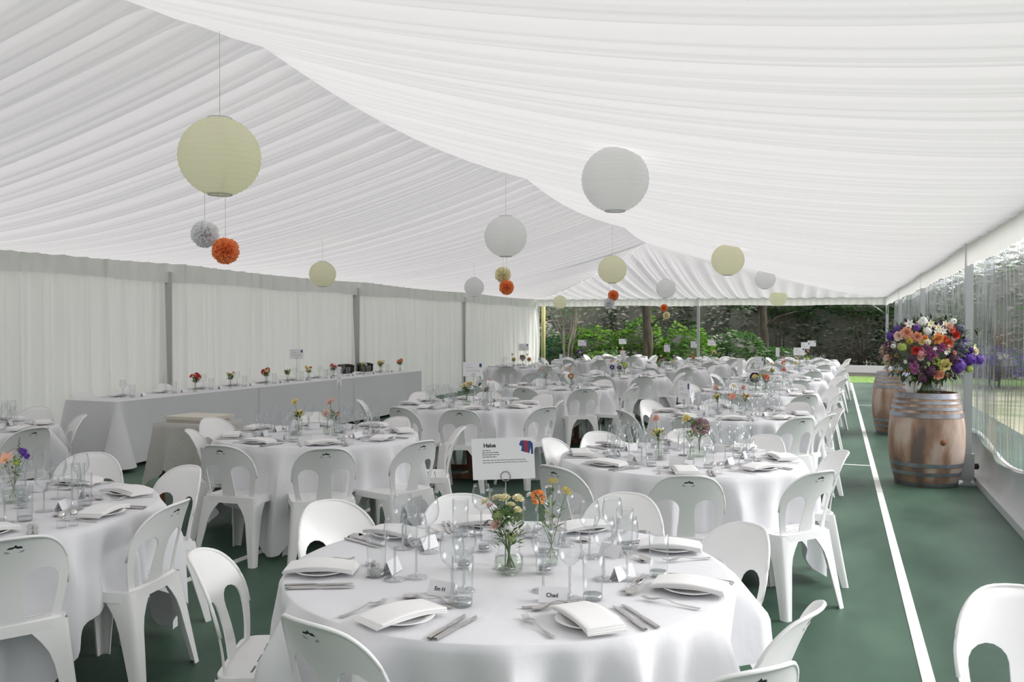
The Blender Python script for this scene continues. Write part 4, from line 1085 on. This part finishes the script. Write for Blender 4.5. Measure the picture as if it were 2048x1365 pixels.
# local x = across the view (right +), z up from the barrel head; bouquet centre (0,0,.62)
fl=[]
def A(px,py,depth,kind,m_,r_,nm):  # px,py measured as offsets in metres
    fl.append((kind,m_,r_,px,depth,py,nm))
S_=1/198.   # metres per photo pixel at the barrel
for px,py,k,m_,r_,nm in [(1785,655,'lily','white_petal',10,'white_flower'),(1808,650,'cluster','white_petal',11,'white_flower'),(1822,655,'lily','cream_petal',9,'cream_flower'),(1835,662,'lily','cream_petal',9,'cream_flower'),(1850,655,'lily','cream_petal',8,'cream_flower'),(1815,668,'cluster','white_petal',10,'white_flower'),(1832,672,'lily','white_petal',9,'white_flower'),(1843,668,'lily','white_petal',9,'white_flower'),(1856,660,'rose','pale',9,'pale_pink_rose'),(1868,650,'cluster','white_petal',8,'white_flower'),
 (1796,662,'cluster','violet',8,'violet_flower'),(1778,672,'rose','peach',11,'peach_rose'),(1765,678,'rose','pale',9,'pale_pink_rose'),(1795,680,'rose','peach',10,'peach_rose'),(1812,690,'cluster','cream_petal',9,'cream_flower'),(1870,676,'rose','red',9,'red_rose'),(1862,665,'rose','coral',8,'coral_rose'),
 (1807,684,'rose','orange',8,'orange_rose'),(1803,690,'rose','yellow',7,'yellow_rose'),(1833,683,'rose','orange',11,'orange_rose'),(1845,684,'rose','coral',8,'coral_rose'),(1782,688,'cluster','ochre',9,'ochre_flower'),(1770,700,'cluster','lime',10,'lime_flower'),(1756,698,'cluster','white_petal',6,'white_flower'),
 (1852,692,'rose','coral',11,'coral_rose'),(1792,706,'rose','red',9,'red_rose'),(1811,702,'pom','mauve',13,'mauve_flower'),(1800,712,'cluster','pink',10,'pink_flower'),(1838,700,'pom','mauve',10,'mauve_flower'),(1822,716,'pom','mauve',12,'mauve_flower'),(1829,726,'pom','lime',9,'lime_pompom'),
 (1846,733,'rose','yellow',13,'cream_rose'),(1836,752,'rose','peach',11,'peach_rose'),(1790,735,'pom','mauve',10,'mauve_flower'),(1793,745,'pom','mauve',9,'mauve_flower'),(1876,735,'cluster','violet',17,'violet_hydrangea'),(1901,722,'cluster','violet',15,'violet_hydrangea'),(1924,724,'cluster','violet',14,'violet_hydrangea'),(1915,708,'rose','cream_petal',8,'cream_flower'),(1912,698,'lily','cream_petal',7,'cream_flower'),(1902,742,'cluster','lime',9,'lime_flower'),
 (1880,700,'cluster','slate',14,'slate_thistle'),(1873,712,'cluster','slate',10,'slate_thistle'),(1862,722,'cluster','plum',14,'plum_foliage'),(1820,745,'cluster','plum',14,'plum_foliage'),(1808,760,'cluster','plum',11,'plum_foliage'),(1785,722,'cluster','plum',9,'plum_foliage'),(1880,664,'cluster','slate',12,'slate_thistle')]:
    x=(px-1850)*S_; z=.50-(py-703)*S_; rr_=math.hypot(x,(z-.47)); dep=-.34*math.sqrt(max(.05,1-(rr_/.60)**2))
    A(x,z,dep,k,m_,r_*S_*.88,nm)
for k,m_,r_,x,y,z,nm in fl:
    b=MB(); bloom(b,k,Vector((x,y,z)),r_,m_,rnd,(x*.8,y-.12,(z-.58)*.8)); b.obj(nm,root,False)
# back half, simpler
for i in range(26):
    a=rnd.uniform(0.15,PI-.15); e=rnd.uniform(-.6,1.2); x=.42*cos(a)*cos(e); y=.34*sin(a)*cos(e); z=.48+.27*sin(e)
    b=MB(); k,m_,nm=rnd.choice([('rose','peach','peach_rose'),('rose','pale','pale_pink_rose'),('cluster','white_petal','white_flower'),('pom','mauve','mauve_flower'),('cluster','violet','violet_hydrangea')])
    bloom(b,k,Vector((x,y,z)),.055,m_,rnd,(x,y,z-.4)); b.obj(nm,root,False)
for i in range(46):
    a=rnd.uniform(0,2*PI); q=math.sqrt(rnd.random()); x=.44*q*cos(a); z=.47+.27*q*sin(a); y=-.36*math.sqrt(max(.04,1-q*q))-.01
    k,m_,nm=rnd.choice([('lily','white_petal','white_flower'),('rose','pale','pale_pink_rose'),('pom','mauve','mauve_flower'),('flat','cream_petal','cream_flower'),('rose','peach','peach_rose'),('flat','ochre','ochre_flower')])
    if x>.12: k,m_,nm=rnd.choice([('flat','cream_petal','cream_flower'),('cluster','violet','violet_flower')])
    b=MB(); bloom(b,k,Vector((x,y,z)),rnd.uniform(.018,.028),m_,rnd,(x,y,z-.4)); b.obj(nm,root,False)
lf=MB()
for i in range(1500):
    d=Vector((rnd.gauss(0,1),rnd.gauss(0,1),rnd.gauss(0,1))).normalized(); q=rnd.uniform(.55,1.08)
    p=Vector((d.x*.44*q,d.y*.34*q,.48+d.z*.30*q))
    leafy(lf,p,(d+Vector((rnd.uniform(-.6,.6),rnd.uniform(-.6,.6),rnd.uniform(-.4,.6)))),rnd.uniform(.05,.10),rnd.uniform(.02,.04),rnd.choice(['leaf','leaf_dark','leaf','leaf_dark','plum','leaf_pale']))
for i in range(190): # tall leafy sprays on the right
    t=rnd.random(); k=rnd.choice([0,1,2]); base=Vector((.18,.0,.48)); tip=[Vector((.45,-.02,.72)),Vector((.32,.02,.76)),Vector((.42,.0,.60))][k]
    p=base.lerp(tip,t)+Vector((rnd.uniform(-.03,.03),rnd.uniform(-.04,.04),rnd.uniform(-.03,.03)))
    leafy(lf,p,(rnd.uniform(-.6,1),rnd.uniform(-.8,.4),rnd.uniform(-.3,1)),rnd.uniform(.06,.09),.035,rnd.choice(['leaf','leaf_dark','leaf']))
for i in range(40):
    leafy(lf,(rnd.uniform(-.02,.12),-.1+rnd.uniform(-.1,.05),.26+rnd.uniform(-.04,.04)),(rnd.uniform(-1,1),rnd.uniform(-1,0),rnd.uniform(-1,0)),.09,.05,'leaf')
lf.obj('foliage',root,False)
stt=MB()
for i in range(30):
    a=i*2.4; stt.tube([(.10*cos(a+2),.10*sin(a+2),.02),(.06*cos(a),.06*sin(a),.22),(.2*cos(a),.2*sin(a),.4)],.004,'stem',5)
stt.lathe([(.01,.20),(.2,.27),(.31,.38),(.33,.50),(.24,.62),(.01,.68)],'f_core',16)
stt.obj('stems',root)
# ------------------------------------------------------------------ camera
cam=bpy.data.cameras.new('camera'); co=bpy.data.objects.new('camera',cam); C.objects.link(co)
cam.sensor_width=36; cam.lens=1800/2048*36; cam.clip_end=300; cam.clip_start=.05
yaw=math.atan(650/1800); pit=math.atan(27.5/1800)
co.matrix_world=Matrix.Translation((0,0,1.57))@Matrix.Rotation(yaw,4,'Z')@Matrix.Rotation(PI/2-pit,4,'X')@Matrix.Rotation(R(.2),4,'Z')
sc.camera=co
# ------------------------------------------------------------------ light
w=bpy.data.worlds.new('overcast sky'); sc.world=w; w.use_nodes=True; nt=w.node_tree
bg=nt.nodes['Background']; tc=nt.nodes.new('ShaderNodeTexCoord'); sx=nt.nodes.new('ShaderNodeSeparateXYZ'); mr=nt.nodes.new('ShaderNodeValToRGB')
nt.links.new(tc.outputs['Generated'],sx.inputs[0]); nt.links.new(sx.outputs['Z'],mr.inputs[0]); nt.links.new(mr.outputs[0],bg.inputs[0])
mr.color_ramp.elements[0].color=(.86,.85,.89,1); mr.color_ramp.elements[1].color=(1.04,1.0,1.02,1)
bg.inputs[1].default_value=1.15
sl=bpy.data.lights.new('sun','SUN'); sl.energy=5.2; sl.angle=R(50); sl.color=(1,.96,.93); so=bpy.data.objects.new('sun',sl); C.objects.link(so)
so.rotation_euler=Vector((-.70,-.42,-.47)).to_track_quat('-Z','Y').to_euler()
sc.view_settings.view_transform='Standard'; sc.view_settings.look='None'; sc.view_settings.gamma=1; sc.view_settings.exposure=.63
sc.cycles.use_denoising=True; sc.cycles.max_bounces=8; sc.cycles.diffuse_bounces=5; sc.cycles.glossy_bounces=3; sc.cycles.transmission_bounces=6; sc.cycles.transparent_max_bounces=24
sc.cycles.caustics_reflective=False; sc.cycles.caustics_refractive=False; sc.cycles.use_light_tree=True
